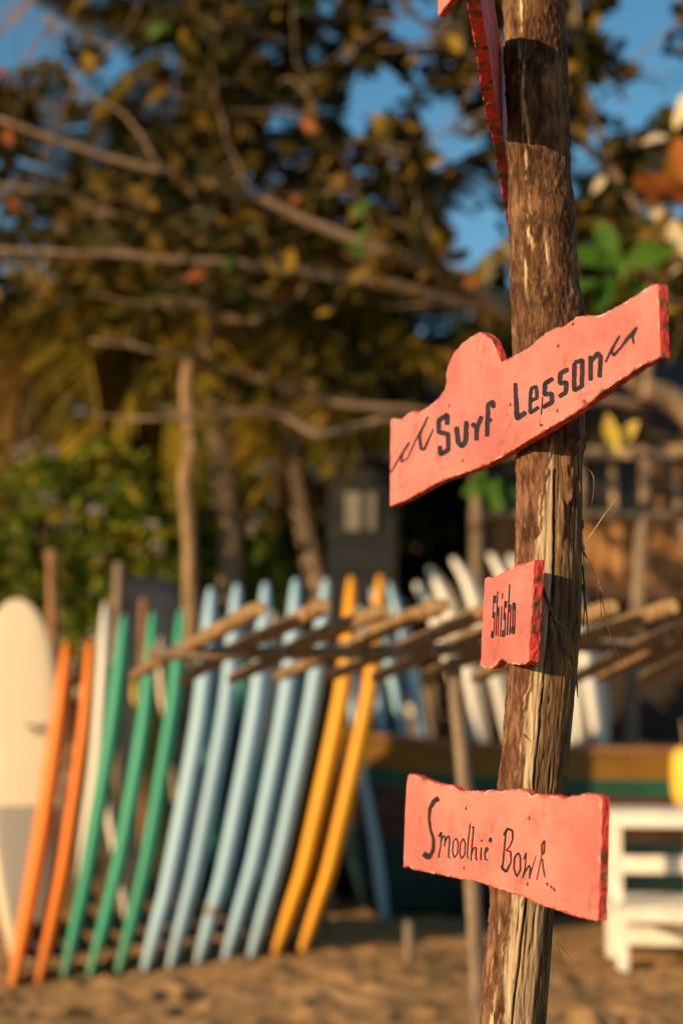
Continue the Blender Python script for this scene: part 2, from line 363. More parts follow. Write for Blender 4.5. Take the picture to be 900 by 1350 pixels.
cb = t.mix(t.attr('streak'), cb, t.ramp(n2, [(0.3, (0.52, 0.30, 0.10)), (0.6, (0.75, 0.55, 0.30))]))
cw = t.ramp(n4, [(0.34, (0.030, 0.016, 0.008)), (0.47, (0.095, 0.054, 0.026)), (0.58, (0.17, 0.105, 0.052)), (0.70, (0.34, 0.225, 0.115))])
cw = t.mix(t.math('MULTIPLY', t.ramp(n5, [(0.55, (0, 0, 0)), (0.68, (1, 1, 1))]), 0.55), cw, (0.34, 0.175, 0.045))
pl = t.ramp(n4, [(0.32, (0.15, 0.095, 0.05)), (0.48, (0.38, 0.275, 0.165)), (0.66, (0.56, 0.43, 0.27))])
cw = t.mix(t.attr('pale'), cw, pl)
cw = t.mix(t.attr('crack'), cw, (0.022, 0.012, 0.007))
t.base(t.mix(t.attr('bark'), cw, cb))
t.bump(t.math('ADD', t.math('MULTIPLY', n2, 0.7), t.math('MULTIPLY', n4, 0.6)), 0.7, 0.002)
post = empty('sign_post', (float(np.interp(0, cz, cxs)), TD, 0), 'rough tree trunk post with half-peeled bark carrying the pink signs', 'post')
def pp(o): return o
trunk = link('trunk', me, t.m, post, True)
M_fibre = noisy('dry_fibre', [(0.3, (0.24, 0.15, 0.07)), (0.7, (0.55, 0.40, 0.22))], 40)
M_darkfibre = noisy('dark_fibre', [(0.3, (0.03, 0.02, 0.014)), (0.7, (0.12, 0.075, 0.04))], 40)
def fibre(pts, r0, mat=M_fibre, dep=TD - 0.02):
    q = spline([P(*(p if len(p) == 3 else (*p, dep))) for p in pts], 16)
    tube('bark_fibre', q, np.linspace(r0, r0 * 0.3, 16), mat, post, 5, 0.3, random.randint(0, 99))
def cropA(ox, oy, s): return lambda L: [(ox + x / s, oy + y / s) for x, y in L]
k6 = cropA(630, 560, 4.5)
fibre(k6([(600, 560), (650, 680), (730, 560), (815, 440)])[1:], 0.0011)
fibre(k6([(545, 570), (580, 640), (615, 710), (640, 790), (665, 830)]), 0.0022)
fibre(k6([(560, 580), (600, 650), (632, 740)]), 0.0030)
fibre(k6([(415, 160), (450, 215), (500, 270), (540, 325)]), 0.0016, dep=TD - 0.047)
fibre(k6([(525, 160), (535, 215), (560, 270), (578, 320)]), 0.0014, dep=TD - 0.036)
fibre(k6([(605, 560), (612, 640), (625, 800), (635, 960)]), 0.0028, dep=TD - 0.012)
fibre(k6([(610, 60), (630, 130), (650, 185)]), 0.0006, M_darkfibre)
fibre(k6([(620, 230), (680, 300), (682, 400), (670, 480)]), 0.0004)
fibre(k6([(610, 520), (640, 545), (665, 505)]), 0.0004)
fibre(k6([(700, 900), (720, 950), (738, 1000)]), 0.0006)
k4 = cropA(580, 660, 2.8125)
fibre(k4([(530, 190), (575, 280), (600, 370), (630, 500), (675, 610)]), 0.0016, M_darkfibre)
fibre(k4([(590, 300), (595, 400), (597, 470)]), 0.0009, M_darkfibre)
fibre(k4([(525, 310), (540, 400), (548, 500)]), 0.0022, M_darkfibre, TD)
fibre(k4([(528, 240), (535, 350), (530, 470)]), 0.0022, M_darkfibre, TD)
fibre(k4([(380, 325), (420, 430), (465, 550), (490, 640)]), 0.0026, M_darkfibre, TD - 0.055)
fibre(k4([(385, 380), (430, 440), (470, 480)]), 0.0008, M_fibre, TD - 0.052)
fibre(k4([(305, 865), (360, 910), (430, 935)]), 0.0007, M_darkfibre, TD - 0.049)
fibre(k4([(500, 620), (506, 690), (509, 730)]), 0.0024, M_darkfibre, TD - 0.005)
k2 = cropA(620, 1170, 5.625)
fibre(k2([(632, 395), (700, 470), (765, 545)]), 0.0005, M_darkfibre, TD)
fibre(k2([(640, 420), (680, 530), (715, 625)]), 0.0004, M_darkfibre, TD)

# ================================================================== SIGNS
def trunk_at(y): return P(0.5 * (np.interp(y, [e[0] for e in edge], [e[1] for e in edge]) + np.interp(y, [e[0] for e in edge], [e[2] for e in edge])), y, TD)
class Plane:
    def __init__(s, vpx, ycontact, gap=0.0, side=-1):
        d = ray(vpx, HOR); s.d = Vector((d.x, d.y, 0)).normalized() * -1       # along the board, towards the camera
        s.n = Vector((s.d.y, -s.d.x, 0));                                       # out of the lettered face
        if s.n.x * side < 0: s.n = -s.n
        c = trunk_at(ycontact); r = float(np.interp(c.z, cz, crs)); s.r = r
        s.o = c + s.n * (r + 0.0015 + gap)                                      # the lettered face passes here
    def hit(s, x, y, lift=0.0):
        d = ray(x, y); q = s.o + s.n * lift; return CAM + d * ((q - CAM).dot(s.n) / d.dot(s.n))
def resample(pts, step):
    out = []
    for a, b in zip(pts, pts[1:] + pts[:1]):
        n = max(1, int(math.hypot(b[0] - a[0], b[1] - a[1]) / step))
        out += [(a[0] + (b[0] - a[0]) * i / n, a[1] + (b[1] - a[1]) * i / n) for i in range(n)]
    return out
def plank_mesh(pl, outline, thick, ragged=0.0016, seed=0, step=2.2):
    o = resample(outline, step); P3 = [pl.hit(*q) for q in o]
    rr = random.Random(seed); n = len(P3); d, up = pl.d, Vector((0, 0, 1))
    uv = np.array([((p - pl.o).dot(d), (p - pl.o).z) for p in P3])
    area = 0.5 * np.sum(uv[:, 0] * np.roll(uv[:, 1], -1) - np.roll(uv[:, 0], -1) * uv[:, 1])
    if area < 0: uv = uv[::-1].copy()
    tan = np.roll(uv, -1, 0) - np.roll(uv, 1, 0); tan /= np.linalg.norm(tan, axis=1)[:, None] + 1e-9
    inw = np.stack([-tan[:, 1], tan[:, 0]], 1)
    wv = inw.copy(); sp_m = float(np.mean(np.linalg.norm(np.roll(uv, -1, 0) - uv, axis=1))); hwin = max(3, int(math.ceil(0.015 / sp_m)))
    for k_ in range(1, hwin + 1): wv += np.roll(inw, k_, 0) + np.roll(inw, -k_, 0)
    inws = wv / (2 * hwin + 1)
    j1 = fbm(uv[:, 0] * 130, uv[:, 1] * 130, 0, 3, seed) * ragged
    def ring(inset, depth, j): return [(uv[i, 0] + inws[i, 0] * inset + inw[i, 0] * j[i], uv[i, 1] + inws[i, 1] * inset + inw[i, 1] * j[i], depth) for i in range(n)]
    rings, wear = [], []
    rings.append(ring(0.0105, 0.0, 0 * j1)); wear += [0.0] * n
    rings.append(ring(0.0040, 0.0, 0.3 * j1)); wear += [0.5] * n
    rings.append(ring(0.0008, -0.0004, j1)); wear += [0.95] * n
    for kk, dep in enumerate((0.14, 0.35, 0.6, 0.85, 1.0)):
        jj = fbm(uv[:, 0] * 70, uv[:, 1] * 70, kk * 0.7 + 3, 3, seed + 5) * ragged * 0.9
        rings.append(ring(0.0, -thick * dep, jj)); wear += [1.0] * n
    rings.append(ring(0.005, -thick, 0 * j1)); wear += [0.2] * n
    bm = bmesh.new(); vs = []
    for r_ in rings:
        vs.append([bm.verts.new(pl.o + d * a + up * b + pl.n * c) for a, b, c in r_])
    def q4(a, b, c, e, mi):
        try: fc = bm.faces.new((a, b, c, e)); fc.material_index = mi; fc.smooth = False
        except ValueError: pass
    for k_ in range(len(vs) - 1):
        for i in range(n):
            i2 = (i + 1) % n; q4(vs[k_][i], vs[k_][i2], vs[k_ + 1][i2], vs[k_ + 1][i], 0 if k_ < 2 else 1)
    for rg, mi in ((vs[0], 0), (vs[-1], 1)):  # back takes the darker edge red, its shade put into the colour
        fc = bm.faces.new(rg); fc.material_index = mi; fc.normal_update(); res = bmesh.ops.triangulate(bm, faces=[fc])
    bmesh.ops.recalc_face_normals(bm, faces=bm.faces)
    me = bpy.data.meshes.new('plank'); bm.verts.index_update(); bm.to_mesh(me); bm.free()
    fattr(me, 'wear', wear); return me
def ribbon(pl, V, F, pts, w, lift, seed, dens=1.0):
    """one brush stroke: a flat strip of paint lying on the face"""
    pts = [tuple(p) for p in pts]; n = max(6, int(sum(math.dist(a, b) for a, b in zip(pts, pts[1:])) / dens))
    L = [0]
    for a, b in zip(pts, pts[1:]): L.append(L[-1] + math.dist(a, b))
    s = np.linspace(0, L[-1], n); q = np.stack([np.interp(s, L, [p[0] for p in pts]), np.interp(s, L, [p[1] for p in pts])], 1)
    k = np.array([0.25, 0.5, 0.25])
    for _ in range(2):
        q[1:-1] = 0.25 * q[:-2] + 0.5 * q[1:-1] + 0.25 * q[2:]
    ww = np.interp(s, L, w) if hasattr(w, '__len__') else np.full(n, float(w))
    T = np.gradient(q, axis=0); T /= np.linalg.norm(T, axis=1)[:, None] + 1e-9; N = np.stack([-T[:, 1], T[:, 0]], 1)
    e1 = ww * 0.5 * (1 + 0.12 * fbm(s * 0.6, 0 * s, 0, 2, seed)); e2 = ww * 0.5 * (1 + 0.12 * fbm(s * 0.6, 0 * s + 9, 0, 2, seed + 3))
    cap = np.minimum(1, 0.55 + np.minimum(s, s[-1] - s) / (0.4 * np.mean(ww) + 1e-6)); e1 = e1 * cap; e2 = e2 * cap
    b = len(V)
    for i in range(n):
        V.append(pl.hit(*(q[i] + N[i] * e1[i]), lift)); V.append(pl.hit(*(q[i] - N[i] * e2[i]), lift))
    for i in range(n - 1): F.append((b + 2 * i, b + 2 * i + 1, b + 2 * i + 3, b + 2 * i + 2))
STROKE = 1.3
def lettering(pl, strokes, parent, name='lettering'):
    for word, sts in strokes:
        V, F = [], []
        for i, (pts, w) in enumerate(sts): ribbon(pl, V, F, pts, w * STROKE, 0.0004 + 0.00004 * i, i * 7 + len(word))
        o = link(word, mesh(word, V, F), M_ink, parent)
def nails(pl, spots, parent, r=1.8):
    for i, (x, y) in enumerate(spots):
        c = pl.hit(x, y, 0.0002); V = [c + pl.n * 0.0012]; m = 9; rad = 0.0030 * r / 1.8
        for k_ in range(m):
            a = 2 * math.pi * k_ / m; V.append(c + pl.d * (math.cos(a) * rad * 1.3) + Vector((0, 0, math.sin(a) * rad * random.uniform(0.8, 1.3))))
        link('nail', mesh('nail', V, [(0, 1 + k_, 1 + (k_ + 1) % m) for k_ in range(m)]), M_nail, parent)
def st(f, *items): return [(f(p), (np.array(w) if hasattr(w, '__len__') else w) / f.s) for p, w in items]
def crop(ox, oy, s):
    f = lambda L: [(ox + x / s, oy + y / s) for x, y in L]
    f.s = s; return f
class Crop:
    def __init__(s, ox, oy, sc): s.ox, s.oy, s.s = ox, oy, sc
    def __call__(s, L): return [(s.ox + x / s.s, s.oy + y / s.s) for x, y in L]
CA, CB, CC, CD, CE = Crop(500, 420, 4.5), Crop(660, 360, 3.75), Crop(530, 1010, 6.43), Crop(640, 1030, 5.294), Crop(625, 730, 8.44)

# --- Surf Lesson
pl = Plane(-330, 500, 0.021)
sg = empty('wooden_sign', pl.o, 'long salmon-pink wooden sign hand-lettered Surf Lesson with little black waves', 'sign', 'pink signs nailed to the trunk')
out = CA([(60, 1115), (62, 800), (65, 600), (80, 592), (130, 595), (160, 570), (190, 548), (215, 550), (228, 556), (290, 520), (350, 470), (385, 420), (395, 380), (392, 330), (410, 265), (440, 200), (480, 155), (540, 105), (590, 78), (630, 90), (665, 125), (690, 180), (720, 258)]) \
    + CB([(60, 408), (130, 372), (200, 310), (260, 270), (290, 268), (320, 255), (370, 215), (420, 208), (490, 205), (540, 180), (600, 150), (680, 95), (760, 50), (775, 56), (782, 250), (785, 415), (700, 455), (600, 520), (500, 588), (420, 655), (350, 700), (250, 760), (140, 825), (20, 900)]) \
    + CA([(640, 865), (540, 905), (420, 945), (330, 980), (250, 1025), (170, 1070)])
link('plank', plank_mesh(pl, out, 0.015, 0.0009, 3), [M_sign, M_signedge_back], sg)
lettering(pl, [
    ('word_surf', st(CA, ([(400, 632), (403, 570), (352, 603), (350, 672), (405, 684), (408, 780), (362, 806), (357, 752)], 23), ([(456, 640), (465, 735), (488, 758), (510, 730), (515, 606)], 24),
        ([(546, 620), (576, 650), (573, 724)], 22), ([(606, 578), (578, 645)], 22), ([(675, 532), (670, 492), (642, 512), (637, 700)], 22), ([(640, 608), (668, 598)], 18))),
    ('word_lesson', st(CB, ([(70, 542), (79, 718), (124, 688)], [15, 22, 19]), ([(146, 632), (178, 616), (174, 562), (150, 568), (144, 612), (144, 692), (187, 662)], 15), ([(258, 520), (217, 545), (214, 600), (250, 595), (250, 640), (204, 664)], 18),
        ([(334, 474), (292, 496), (289, 545), (323, 540), (319, 590), (284, 612)], 18), ([(362, 442), (401, 430), (398, 560), (360, 580), (362, 442)], 18), ([(442, 408), (442, 532)], 18), ([(442, 436), (478, 396), (491, 410), (486, 517)], 18), ([(205, 610), (198, 700)], 5), ([(190, 742), (197, 760), (206, 744)], 4))),
    ('wave_mark', st(CA, ([(66, 915), (120, 822), (176, 733)], [8, 10, 11]), ([(172, 740), (140, 795), (126, 853), (165, 830), (210, 730), (288, 580)], [8, 8, 9, 7, 8, 10]), ([(284, 588), (236, 690), (245, 775), (265, 775), (320, 652)], [8, 14, 16, 14, 7]))),
    ('wave_mark', st(CB, ([(515, 442), (545, 378), (586, 308)], [8, 11, 8]), ([(582, 312), (545, 385), (555, 408), (590, 370), (620, 322), (672, 266)], [6, 10, 12, 9, 9, 10]), ([(672, 266), (648, 312), (655, 352)], [9, 12, 8]), ([(600, 356), (645, 306)], 9)))], sg)
nails(pl, CA([(414, 517), (775, 510), (492, 842)]) + CB([(282, 360), (278, 680), (410, 632), (355, 252)]), sg)

# --- Shisha
pl = Plane(-250, 810, 0.022)
sg = empty('wooden_sign', pl.o, 'small squarish pink wooden sign with the black word Shisha', 'sign', 'pink signs nailed to the trunk')
out = CE([(62, 1250), (75, 1000), (90, 700), (105, 350), (110, 280), (140, 262), (180, 268), (230, 250), (300, 210), (360, 180), (420, 145), (480, 122), (560, 105), (620, 88), (668, 70), (662, 200), (645, 500), (622, 900), (605, 1195), (560, 1230), (500, 1240), (430, 1235), (380, 1225), (340, 1195), (300, 1180), (270, 1190), (245, 1230), (210, 1265), (150, 1280), (100, 1265)])
link('plank', plank_mesh(pl, out, 0.017, 0.0013, 8, 1.2), [M_sign, M_signedge_back], sg)
lettering(pl, [('word_shisha', st(CE, ([(224, 462), (222, 552)], 28), ([(211, 545), (205, 655)], 9), ([(215, 645), (212, 718)], 26), ([(223, 712), (215, 865)], 9), ([(203, 858), (198, 940)], 28),
    ([(258, 415), (236, 912)], 10), ([(262, 592), (258, 692)], 25), ([(269, 688), (258, 922)], 9), ([(311, 435), (309, 502)], 10), ([(305, 580), (285, 928)], 9),
    ([(346, 522), (342, 602)], 25), ([(332, 598), (330, 662)], 8), ([(336, 655), (332, 738)], 23), ([(341, 735), (335, 865)], 9), ([(323, 848), (318, 927)], 29),
    ([(390, 338), (360, 908)], 10), ([(390, 560), (388, 648)], 27), ([(401, 645), (388, 902)], 9), ([(438, 540), (432, 628)], 26), ([(425, 620), (418, 892)], 9), ([(451, 560), (440, 892)], 9), ([(428, 803), (424, 892)], 31)))], sg)

# --- Smoothie Bowl
pl = Plane(-270, 1110, 0.018)
sg = empty('wooden_sign', pl.o, 'lowest pink wooden sign with the thin black script Smoothie Bowl', 'sign', 'pink signs nailed to the trunk')
out = CC([(8, 855), (14, 600), (20, 400), (38, 110), (48, 75), (65, 62), (110, 75), (160, 95), (235, 125), (330, 155), (400, 158), (430, 165), (480, 205), (560, 210), (640, 205), (690, 218), (720, 204), (760, 200), (830, 210)]) \
    + CD([(100, 70), (160, 55), (230, 50), (290, 65), (315, 100), (350, 88), (420, 92), (500, 100), (550, 122), (590, 100), (640, 100), (690, 85), (760, 88), (790, 100), (808, 135), (800, 500), (790, 800), (780, 975), (700, 965), (600, 935), (500, 905), (380, 865), (290, 820), (200, 785), (100, 760), (0, 722)]) \
    + CC([(620, 975), (500, 960), (400, 940), (250, 910), (150, 890), (70, 870), (50, 852)])
link('plank', plank_mesh(pl, out, 0.0125, 0.0011, 15, 1.8), [M_sign, M_signedge_back], sg)
lettering(pl, [
    ('word_smoothie', st(CC, ([(310, 272), (268, 298), (234, 360), (226, 450), (240, 540), (265, 620), (262, 710), (226, 778), (176, 740)], [34, 34, 24, 18, 18, 22, 24, 34, 42]), ([(306, 600), (332, 556), (324, 680), (305, 778)], [16, 12, 9, 12]), ([(322, 645), (352, 585), (364, 600), (358, 682)], 10), ([(362, 645), (388, 586), (400, 610), (390, 770), (408, 778)], 10),
        ([(455, 608), (432, 640), (425, 720), (438, 777), (466, 745), (472, 650), (455, 608)], 9), ([(516, 612), (492, 650), (485, 735), (500, 787), (528, 750), (533, 660), (516, 612)], 9), ([(575, 484), (556, 640), (548, 762), (558, 788)], 8), ([(586, 524), (604, 508), (590, 660), (580, 803)], 9), ([(584, 745), (605, 690), (625, 690), (621, 790), (638, 797)], 10),
        ([(668, 688), (661, 788), (674, 797)], 9), ([(669, 624), (668, 642)], 10), ([(700, 732), (724, 714), (722, 690), (708, 690), (697, 740), (702, 792), (724, 797)], 9), ([(745, 604), (744, 645)], 20))),
    ('word_bowl', st(CD, ([(140, 345), (128, 480), (114, 622)], 10), ([(124, 378), (150, 330), (186, 346), (186, 410), (160, 465), (140, 482)], [14, 14, 12, 10, 8, 8]), ([(140, 484), (172, 490), (176, 560), (152, 612), (140, 634), (104, 588)], [8, 10, 8, 12, 14, 14]),
        ([(226, 498), (200, 530), (195, 610), (215, 667), (240, 620), (240, 530), (226, 498)], 10), ([(262, 548), (281, 496), (273, 600), (258, 675)], 8), ([(260, 655), (300, 585), (309, 600), (303, 682)], 9), ([(306, 655), (325, 600), (350, 515)], [8, 6, 4]),
        ([(405, 412), (388, 450), (390, 512), (406, 500), (409, 412)], 9), ([(390, 510), (354, 690)], 6), ([(394, 540), (398, 600), (411, 668)], 8), ([(424, 706), (430, 730)], 9), ([(452, 726), (457, 748)], 9), ([(472, 742), (479, 770)], 9)))], sg)
nails(pl, CC([(540, 360), (522, 865)]) + CD([(303, 258), (290, 718)]), sg)

# --- sign seen nearly edge-on at the top, fixed to the left flank of the trunk (VP to the right of the post)
pl = Plane(800, 120, 0.025)
sg = empty('wooden_sign', pl.o, 'red-edged pink sign turned edge-on, high on the trunk', 'sign', 'pink signs nailed to the trunk')
def zat(y): return P(690, y, TD).z
def edge_sign(pl, prof_top, prof_bot, thick, seed):
    """profile along the board: distances towards the camera (m) and heights"""
    pts = prof_top + prof_bot[::-1]
    o3 = [pl.o + pl.d * u + Vector((0, 0, z - pl.o.z)) for u, z in pts]
    return plank_mesh(pl, [PX(q) for q in o3], thick, 0.0026, seed, 3.0)
zb = zat(172)
o3top = [(-0.40, zb - 0.02), (-0.36, zb + 0.06), (-0.2, zat(80)), (0, zat(58)), (0.2, zat(50)), (0.5, zat(46))]
o3bot = [(-0.40, zb - 0.025), (-0.3, zb - 0.015), (-0.16, zb - 0.006), (0.02, zb + 0.004), (0.06, zb - 0.012), (0.12, zb - 0.018), (0.3, zb + 0.01), (0.5, zb + 0.02)]
link('plank', edge_sign(pl, o3top, o3bot, 0.02, 23), [M_sign, M_signedge_back], sg)

# --- corner of a further sign above it
pl = Plane(-250, -150, 0.02)
sg = empty('wooden_sign', pl.o, 'pink sign cut by the top of the picture, only its corner showing', 'sign', 'pink signs nailed to the trunk')
c0_, e0 = pl.hit(577, 22), pl.hit(575, -120)
u0 = (c0_ - pl.o).dot(pl.d); z0 = c0_.z
o3 = [(u0, z0), (u0 + 0.28, z0 + 0.03), (u0 + 0.62, z0 + 0.02), (u0 + 0.62, z0 + 0.15), (u0 - 0.0, z0 + 0.16)]
link('plank', plank_mesh(pl, [PX(pl.o + pl.d * u + Vector((0, 0, z - pl.o.z))) for u, z in o3], 0.014, 0.001, 31, 4.0), [M_sign, M_signedge_back], sg)

# ================================================================== SURFBOARDS
def view_dir(x): d = ray(x, HOR); return Vector((d.x, d.y, 0)).normalized()
def board_mesh(center, wdir, width, thick, ns=44, nc=18, tail=0.66):
    """center: function s in 0..1 (tail -> nose) to a point; wdir: unit width direction"""
    s = 0.5 - 0.5 * np.cos(np.linspace(0, np.pi, ns)); C = np.array([tuple(center(a)) for a in s])
    T = np.gradient(C, axis=0); T /= np.linalg.norm(T, axis=1)[:, None]
    W0 = np.array(wdir); V = []
    hw = width / 2 * np.where(s < 0.45, tail + (1 - tail) * np.sin(np.clip(s / 0.45, 0, 1) * np.pi / 2) ** 0.75, np.sqrt(np.clip(1 - ((s - 0.45) / 0.552) ** 3.4, 0, 1)))
    hw *= np.clip(np.minimum(s / 0.006, (1.0005 - s) / 0.0012), 0.02, 1) ** 0.5
    ht = thick / 2 * np.clip(np.sin(np.clip(s * 1.0, 0, 1) * np.pi) ** 0.22, 0.0, 1); ht = np.maximum(ht, 0.012) * np.where(s > 0.85, 1 - 0.25 * ((s - 0.85) / 0.15), 1)
    th = np.linspace(0, 2 * np.pi, nc, endpoint=False); cu = np.sign(np.cos(th)) * np.abs(np.cos(th)) ** 0.8; cv = np.sign(np.sin(th)) * np.abs(np.sin(th)) ** 0.62
    for i in range(ns):
        w = W0 - T[i] * W0.dot(T[i]); w /= np.linalg.norm(w); n = np.cross(w, T[i])
        V.append(C[i] + np.outer(cu * hw[i], w) + np.outer(cv * ht[i], n))
    V = np.vstack(V); F = []
    for i in range(ns - 1):
        for j in range(nc): k_ = (j + 1) % nc; F.append((i * nc + j, i * nc + k_, (i + 1) * nc + k_, (i + 1) * nc + j))
    F += [tuple(range(nc))[::-1], tuple((ns - 1) * nc + j for j in range(nc))]
    me = mesh('board_body', V, F)
    for p in me.polygons: p.use_smooth = True
    return me, C, T, W0
def fin_mesh(base, t, n, h, l, w):
    V, F = [], []
    for sd in (-1, 1):
        for a, b in ((0, 0), (0.35, 0), (0.75, 0), (1, 0), (0.72, 0.45), (0.42, 0.8), (0.22, 1.0), (0.12, 0.9), (0.08, 0.5)):
            V.append(base + t * (a * l) + n * (b * h) + w * (sd * 0.004 * (1 - 0.8 * b)))
    F = [tuple(range(9)), tuple(range(17, 8, -1))] + [(i, (i + 1) % 9, 9 + (i + 1) % 9, 9 + i) for i in range(9)]
    return mesh('fin', V, F)
def row_depth(x, y):                  # where the pixel's ray meets the sloping sand under the row
    D = 7.6
    for _ in range(30):
        p = P(x, y, D); D += 0.6 * (np.interp(p.x, [-1.8, -1.55, -0.15, 0.5], [-0.03, -0.02, 0.065, 0.04]) * -1 + p.z) * 4
    return D
def surfboard(color, pts, D, label, group, width=0.50, thick=0.082, yaw=0.0, lean=0.10, zbase=None, fins=True, fin_side=1, name='surfboard'):
    """pts: pixels along the visible rail, tail first; the tail stands on the sand (D None) or at height zbase"""
    if D is None: D = row_depth(*pts[0]); b = P(*pts[0], D)
    else:
        b = P(*pts[0], D); b = Vector((b.x, D, zbase if zbase is not None else 0.0))
    q = [Vector((b.x, D, b.z + 0.005))]
    zt = P(*pts[-1], D).z
    for p in pts[1:]:
        fr = (P(*p, D).z - b.z) / (zt - b.z); q.append(P(*p, D + lean * fr))
    gz = ground_z(b.x, b.y) if zbase is None else zbase
    q[0].z = gz - (0.012 if zbase is None else 0.0)
    sp = spline(q, 80); ls = np.concatenate([[0], np.cumsum(np.linalg.norm(np.diff(sp, axis=0), axis=1))]); ls /= ls[-1]
    cen = lambda a: np.array([np.interp(a, ls, sp[:, k_]) for k_ in range(3)])
    vd = view_dir(pts[len(pts) // 2][0]); a = math.atan2(vd.x, vd.y) + R(yaw); w = Vector((math.sin(a), math.cos(a), 0))
    # the pixels follow the near rail, so the centre line lies half a width behind it
    off = w * 0.0
    me, C, T, W0 = board_mesh(lambda s: cen(s) + np.array(off), w, width, thick)
    root = empty(name, (b.x, b.y, q[0].z), label, 'surfboard', group)
    link('board_body', me, FOAM[color], root)
    if 'scuff' in label:                # worn grey band round the tail end
        nc = 18; sv = 0.5 - 0.5 * np.cos(np.linspace(0, np.pi, 44)); idx = [i for i in range(44) if 0.105 < sv[i] < 0.17]; BV, BF = [], []
        for i in idx:
            rg = [me.vertices[i * nc + j].co.copy() for j in range(nc)]; c_ = sum(rg, Vector()) / nc; BV += [c_ + (p - c_) * 1.015 for p in rg]
        for a_ in range(len(idx) - 1):
            for j in range(nc): k2 = (j + 1) % nc; BF.append((a_ * nc + j, a_ * nc + k2, (a_ + 1) * nc + k2, (a_ + 1) * nc + j))
        link('scuff_band', mesh('scuff_band', BV, BF), FOAM['grey'], root, True)
    if fins:
        for fs, fo in ((0.075, 0.0), (0.13, 0.12), (0.13, -0.12)):
            i = int(np.argmin(abs(np.linspace(0, 1, len(C)) - 0))); p = Vector(cen(fs)); tt = Vector(cen(fs + 0.02) - cen(fs)).normalized()
            n = Vector(np.cross(np.array(w), np.array(tt))).normalized(); n = n if n.x * fin_side > 0 else -n
            link('fin', fin_mesh(p + w * fo + n * (thick * 0.33), tt, n, 0.085, 0.10, w), M_fin, root)
    return root
g1 = 'surfboards standing on edge in the front row'
front = [
    ('orange', [(19, 1295), (38, 1180), (59, 1074), (79, 957), (86, 895), (86, 846)], 'orange surfboard on end beside the cream board with the grey pad', 0.46, 0.078),
    ('orange', [(53, 1290), (70, 1200), (88, 1115), (111, 975), (118, 900), (119, 842)], 'orange surfboard on end between another orange one and a green one', 0.46, 0.078),
    ('green', [(87, 1283), (100, 1210), (117, 1129), (147, 975), (159, 890), (163, 810)], 'green surfboard on end next to the orange boards', 0.48, 0.078),
    ('green', [(121, 1280), (138, 1200), (160, 1115), (188, 972), (199, 890), (200, 806)], 'green surfboard on end in the middle of three green ones', 0.48, 0.078),
    ('green', [(159, 1276), (174, 1200), (194, 1115), (229, 940), (236, 870), (237, 803)], 'green surfboard on end next to the pale blue boards', 0.48, 0.078),
    ('blue', [(191, 1273), (207, 1210), (226, 1151), (257, 973), (273, 870), (278, 775)], 'pale blue surfboard on end next to the green boards', 0.52, 0.085),
    ('blue', [(227, 1267), (240, 1200), (258, 1130), (293, 964), (307, 870), (311, 770)], 'second pale blue surfboard from the green boards', 0.52, 0.085),
    ('blue', [(263, 1259), (277, 1200), (298, 1130), (335, 950), (347, 860), (349, 768)], 'middle one of the five pale blue surfboards, with a grey scuff low down', 0.52, 0.085),
    ('blue', [(299, 1256), (316, 1185), (340, 1110), (374, 940), (386, 850), (389, 763)], 'second pale blue surfboard from the yellow boards', 0.52, 0.085),
    ('blue', [(332, 1253), (350, 1180), (373, 1105), (408, 930), (424, 840), (429, 763)], 'pale blue surfboard on end next to the yellow boards', 0.52, 0.085),
    ('yellow', [(364, 1251), (383, 1185), (405, 1123), (446, 935), (459, 850), (462, 760)], 'yellow surfboard on end next to the pale blue boards', 0.52, 0.085),
    ('yellow', [(399, 1249), (417, 1185), (438, 1123), (480, 935), (496, 850), (500, 758)], 'yellow surfboard on end, last of the row before the dark boat hull', 0.52, 0.085)]
ROW = np.polyfit([f[1][0][0] for f in front], [row_depth(*f[1][0]) for f in front], 1)
for i, (col, pts, lab, w, th) in enumerate(front):
    ya = np.array([p[1] for p in pts], float); cf = np.polyfit(ya, [p[0] for p in pts], 2)      # one smooth rocker curve
    pts = [(float(np.polyval(cf, y)), float(y)) for y in ya]
    surfboard(col, pts, float(np.polyval(ROW, pts[0][0])), lab, g1, w, th * (1.25 if col in ('orange', 'green') else 1.38), yaw=random.uniform(-1.0, 1.0))
# behind them, boards leaning the other way
g2 = 'surfboards leaning in the row behind'
surfboard('white', [(100, 1236), (112, 1120), (127, 1010), (135, 900), (139, 795)], 8.9, 'white surfboard on end rising behind the gap of orange and green boards', g2, 0.46, 0.09)
back = [
    ('white', [(176, 1195), (166, 1160), (151, 1070), (142, 985), (128, 905)], 9.7, 'white surfboard glimpsed between the first two green boards'),
    ('lemon', [(224, 1190), (210, 1130), (194, 1028), (184, 940), (180, 888)], 10.0, 'lemon yellow surfboard glimpsed between two green boards'),
    ('orange', [(246, 1190), (234, 1130), (221, 1080), (208, 965), (186, 855)], 10.4, 'orange surfboard glimpsed behind the last two green boards'),
    ('cream', [(262, 1190), (246, 1100), (228, 980), (216, 880), (214, 840)], 10.9, 'cream surfboard glimpsed above the orange one behind the green boards'),
    ('teal', [(305, 1190), (290, 1109), (277, 983), (263, 890), (258, 842)], 10.2, 'green surfboard glimpsed between the first two pale blue boards'),
    ('teal', [(362, 1190), (346, 1080), (332, 985), (322, 900), (316, 850)], 10.3, 'green surfboard glimpsed behind the second and third pale blue boards'),
    ('cream', [(366, 1190), (352, 1110), (342, 1030), (350, 960), (362, 806)], 10.6, 'cream surfboard glimpsed behind the third and fourth pale blue boards'),
    ('blue', [(508, 1195), (498, 1110), (487, 1043), (473, 955), (458, 850)], 9.9, 'pale blue surfboard in shade just behind the yellow boards')]
for col, pts, D, lab in back: surfboard(col, pts, D, lab, g2, 0.46, 0.08, yaw=10 + random.uniform(-2, 2), fin_side=-1)
